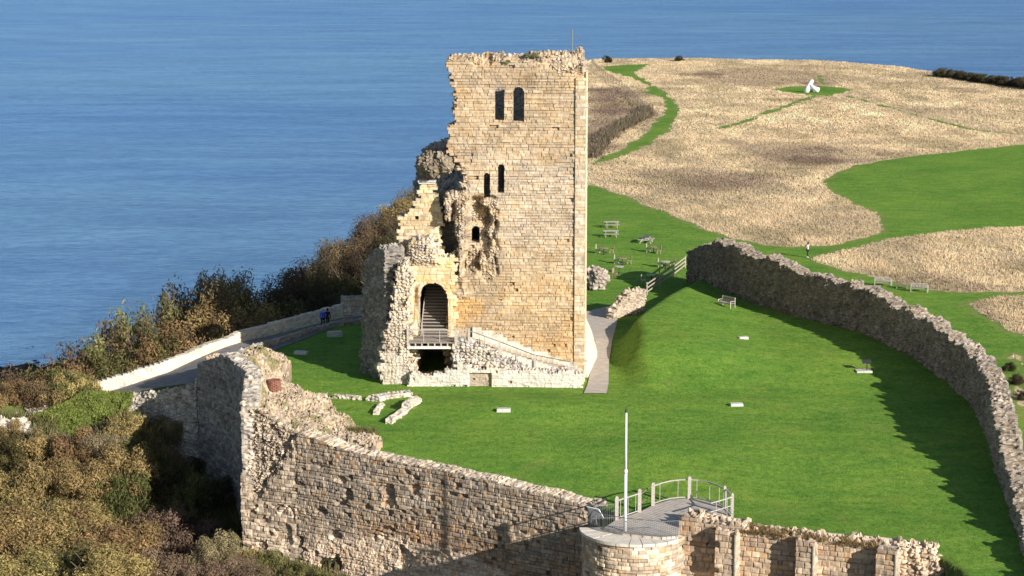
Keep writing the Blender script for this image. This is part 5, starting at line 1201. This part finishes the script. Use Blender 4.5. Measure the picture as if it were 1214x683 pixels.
place(ip, at_g(1024, 440.5), .05, 'dark lectern sign on a pale slab near the shadow of the curving wall', 'sign')
p = at_g(397, 399); tr = MB(); tr.box((p[0], p[1], p[2] + .22), (1.3, .6, .5), rz=.3, taper=.95); o = tr.build('stone_trough', CONC); tag(o, 'low dark stone block in the shade beside the road kerb', 'block')
# red brick stack on the rubble tower
def heap_z(x, y):
    w = np.array([1 / ((x - q[0]) ** 2 + (y - q[1]) ** 2 + .3) ** 2 for q in HC_]); return float((w * np.array([q[2] for q in HC_])).sum() / w.sum())
bc = next(at(325, 461, z_) for z_ in np.arange(4, 0, -.02) if z_ <= heap_z(*at(325, 461, z_)[:2]) + .1); mb = MB(); zb = bc[2] - .05
for r_ in range(8):
    for k in range(9):
        a = 2 * math.pi * (k + .5 * (r_ % 2)) / 9; mb.box((bc[0] + .42 * math.cos(a), bc[1] + .42 * math.sin(a), zb + .1 * r_), (.13, .275, .088), rz=a)
mb.tube([(bc[0], bc[1], zb - .05), (bc[0], bc[1], zb + .72)], .41, 14); o = mb.build('brick_stack', mat_plain('red_brick', (.25, .11, .075), .4, 5, .9, .15)); tag(o, 'small round stack of red bricks on the rubble tower', 'brick stack')
# white sculpture on the far mown patch
sp_ = at_g(963, 109.5); sc = empty('white_sculpture', sp_, 0, 'white three legged sculpture on a mown round patch in the far meadow', 'sculpture')
ax, ay, az = sp_
mb = MB(); mb.tube([(ax - 1.45, ay, az - .1), (ax - .9, ay, az + 1.0), (ax - .05, ay, az + 2.6), (ax + .02, ay, az + 2.75)], [.62, .6, .36, .1], 12); mb.build('upright', WHITE, sc, True)
mb = MB(); mb.tube([(ax - .6, ay - .2, az + 1.5), (ax + .5, ay - .6, az + .8), (ax + 1.2, ay - .9, az + .5), (ax + 1.3, ay - .95, az + .45)], [.4, .5, .58, .3], 12); mb.build('arm', WHITE, sc, True)
mb = MB(); mb.tube([(ax - .5, ay + .1, az + 1.4), (ax + .2, ay + 1.1, az - .1)], [.35, .45], 10); mb.build('leg', WHITE, sc, True)
# far wire fence beside the green path
wf = empty('wire_fence', (FENCE_A[3][0], FENCE_A[3][1], 0), 0, 'dark wire fence on posts along the left of the far green path', 'fence')
FL = path_len(FENCE_A); FA = np.array(FENCE_A); npst = 26; fpz_ = []
for k in range(npst):
    s_ = FL[-1] * k / (npst - 1); x_, y_ = np.interp(s_, FL, FA[:, 0]), np.interp(s_, FL, FA[:, 1]); z_ = z1(x_, y_); fpz_.append((x_, y_, z_)); mb = MB(); mb.box((x_, y_, z_ + .65), (.14, .14, 1.5)); mb.build('post', OAKD, wf)
for h in (.3, .65, 1.0, 1.3):
    mb = MB()
    for a, b in zip(fpz_[:-1], fpz_[1:]): mb.bar((a[0], a[1], a[2] + h), (b[0], b[1], b[2] + h), .05)
    mb.build('wire', DARKM, wf)
HL = path_len(HEDGE_A); HA = np.array(HEDGE_A); n = 5200; s_ = R_.uniform(0, HL[-1], n); x = np.interp(s_, HL, HA[:, 0]) + R_.normal(0, .7, n); y = np.interp(s_, HL, HA[:, 1]) + R_.normal(0, .8, n)
V, q, C = blades(np.stack([x, y, zfun(x, y)], 1), R_.uniform(.5, 1.3, n), np.full(n, .16), pick([(.13, .09, .065), (.17, .12, .09), (.10, .08, .05)], R_.uniform(0, .999, n)), .7, 3)
tag(link('bramble_strip', mesh_from('bramble_strip', V, [q], C), LEAF), 'dark bramble strip continuing the line of the wire fence', 'brambles', None, 'stuff')
ef = empty('edge_fence', at_g(1000, 78), 0, 'line of thin posts along the far cliff edge behind the white sculpture', 'fence')
for k in range(15):
    px_ = 942 + k * 9; q = atD(px_, 74 + max(0, px_ - 1000) * .1, 500 - max(0, px_ - 1000) * .35); z_ = z1(q[0], q[1]); mb = MB(); mb.box((q[0], q[1], z_ + .65), (.16, .16, 1.6)); mb.build('post', OAKD, ef)

# ================================================================== people
SKIN = mat_plain('skin', (.46, .29, .21), .08, 6, .6, .3, .02); HAIR = mat_plain('dark_hair', (.05, .032, .022), .3, 20, .6, .3)
def skin_mesh(name, J, E, rad_, root, sub=1):
    me = bpy.data.meshes.new(name); me.from_pydata(J, E, []); o = bpy.data.objects.new(name, me); COL.objects.link(o)
    m = o.modifiers.new('Skin', 'SKIN'); m.use_smooth_shade = True; s = o.modifiers.new('Sub', 'SUBSURF'); s.levels = s.render_levels = sub
    for i, r in enumerate(rad_):
        v = me.skin_vertices[0].data[i]; v.radius = (r, r) if not isinstance(r, tuple) else r; v.use_root = (i == root)
    bpy.context.view_layer.update()
    dg = bpy.context.evaluated_depsgraph_get(); out = bpy.data.meshes.new_from_object(o.evaluated_get(dg)); out.name = name
    bpy.data.objects.remove(o); bpy.data.meshes.remove(me); return out
def person(p, rz, label, top, legs, shoes, hair=HAIR, arms='phone', stride=.1, hood=False):
    root = empty('person')
    J, E, Rr = [], [], []
    def add(x, r, par=None):
        J.append(x); Rr.append(r)
        if par is not None: E.append((par, len(J) - 1))
        return len(J) - 1
    pel = add((0, 0, .92), (.15, .105)); wst = add((0, 0, 1.08), (.13, .095), pel); ch = add((0, .01, 1.28), (.165, .11), wst); nk0 = add((0, 0, 1.43), (.075, .065), ch); nk = add((0, .015, 1.49), .052, nk0)
    h0 = add((0, .03, 1.55), (.07, .085), nk); h1 = add((0, .025, 1.64), (.078, .098), h0); h2 = add((0, .02, 1.70), (.055, .07), h1)
    ns = add((0, .125, 1.60), .012, h0)
    leg_j = {}
    for s in (-1, 1):
        hp = add((s * .09, 0, .86), .085, pel); kn = add((s * .1, .03 + s * stride * .5, .48), .055, hp); an = add((s * .1, -.02 + s * stride, .09), .038, kn); toe = add((s * .115, .13 + s * stride, .04), .035, an); leg_j[s] = (hp, kn, an, toe)
        sh = add((s * .18, 0, 1.38), .055, ch)
        if arms == 'phone': el, wr = (s * .24, .1, 1.15), (s * .06, .3, 1.32)
        elif arms == 'down': el, wr = (s * .25, -.02, 1.1), (s * .25, .06, .86)
        elif s == 1: el, wr = (.24, .06, 1.12), (.1, .26, 1.2)
        else: el, wr = (-.25, -.02, 1.1), (-.25, .05, .86)
        e = add(el, .042, sh); w = add(wr, .028, e)
        dv = Vector(wr) - Vector(el); dv.normalize(); pm = Vector(wr) + dv * .07; pl = add(tuple(pm), .034, w)
        side = dv.cross(Vector((0, 0, 1))); side = side.normalized() if side.length > .2 else Vector((1, 0, 0))
        for k, (off, ln) in enumerate(((-.027, .065), (-.009, .08), (.009, .075), (.027, .055))):
            a1 = pm + side * off + dv * (.025 + ln * .5); a2 = a1 + dv * ln * .35 + Vector((0, .01, -.025)); f1 = add(tuple(a1), .009, pl); add(tuple(a2), .008, f1)
        tb = Vector(wr) + dv * .04 - side * .045; t1 = add(tuple(tb), .011, w); add(tuple(tb + dv * .04), .009, t1)
    link('body', skin_mesh('body', J, E, Rr, 0), SKIN, root)
    # clothes: same skeleton, a little fuller
    Jt = [J[i] for i in (wst, ch, nk0)] + [(0, 0, .88)]; Et = [(0, 1), (1, 2), (3, 0)]; Rt = [(.15, .115), (.185, .13), (.085, .075), (.17, .125)]
    k = 4
    sh_i = [i for i, q in enumerate(J) if abs(abs(q[0]) - .18) < 1e-6 and abs(q[2] - 1.38) < 1e-6]
    for i in sh_i:
        Jt += [J[i], J[i + 1], tuple(Vector(J[i + 1]).lerp(Vector(J[i + 2]), .92))]; Et += [(1, k), (k, k + 1), (k + 1, k + 2)]; Rt += [.07, .055, .042]; k += 3
    link('jacket' if hood else 'shirt', skin_mesh('jacket', Jt, Et, Rt, 0), top, root)
    Jt = [J[pel]]; Et = []; Rt = [(.165, .12)]; k = 1
    for s in (-1, 1):
        hp, kn, an, toe = leg_j[s]; Jt += [J[hp], J[kn], tuple(Vector(J[kn]).lerp(Vector(J[an]), .9))]; Et += [(0, k), (k, k + 1), (k + 1, k + 2)]; Rt += [.1, .068, .052]; k += 3
    link('trousers', skin_mesh('trousers', Jt, Et, Rt, 0), legs, root)
    for s in (-1, 1):
        a, b = J[leg_j[s][2]], J[leg_j[s][3]]; hl = (a[0], a[1] - .05, .045)
        link('shoe', skin_mesh('shoe', [hl, (a[0], a[1] + .04, .055), (b[0], b[1] + .02, .04)], [(0, 1), (1, 2)], [(.045, .045), (.05, .05), (.045, .035)], 1), shoes, root)
    mb = MB(); mb.tube([(0, -.045, 1.49), (0, -.05, 1.56), (0, -.025, 1.65), (0, .0, 1.72), (0, .01, 1.765)], [.05, .095, .108, .092, .02], 14); mb.build('hair', hair, root, True)
    for s in (-1, 1):
        mb = MB(); mb.tube([(s * .032, .112, 1.625), (s * .032, .122, 1.625)], .011, 8); mb.build('eye', DARKM, root)
    place(root, p, rz, label, 'person'); return root
PINKW = mat_plain('pale_pink_cloth', (.58, .44, .42), .12, 6, .9, .1); BLACKC = mat_plain('black_cloth', (.03, .03, .035), .2, 6, .9, .1); BLUEC = mat_plain('bright_blue_cloth', (.04, .10, .55), .15, 6, .8, .15); NAVYC = mat_plain('navy_cloth', (.02, .025, .07), .2, 6, .9, .1); WSH = mat_plain('white_shoe', (.7, .7, .68), .08, 6, .7, .2)
person(at_g(957.5, 305.5), rad(60), 'person in pale top, dark trousers and white shoes raising a phone on the grass path', PINKW, BLACKC, WSH, arms='phone')
person(at_g(383.0, 388.5), rad(-15), 'person in a bright blue jacket walking on the shaded road', BLUEC, BLACKC, WSH, mat_plain('grey_hair', (.35, .36, .36), .1, 6), arms='down', stride=.14, hood=True)
person(at_g(388.6, 387.8), rad(-10), 'person in dark clothes walking just right of the blue jacket', NAVYC, BLACKC, mat_plain('dark_shoe', (.05, .05, .05), .1, 6), arms='down', stride=-.12, hood=True)
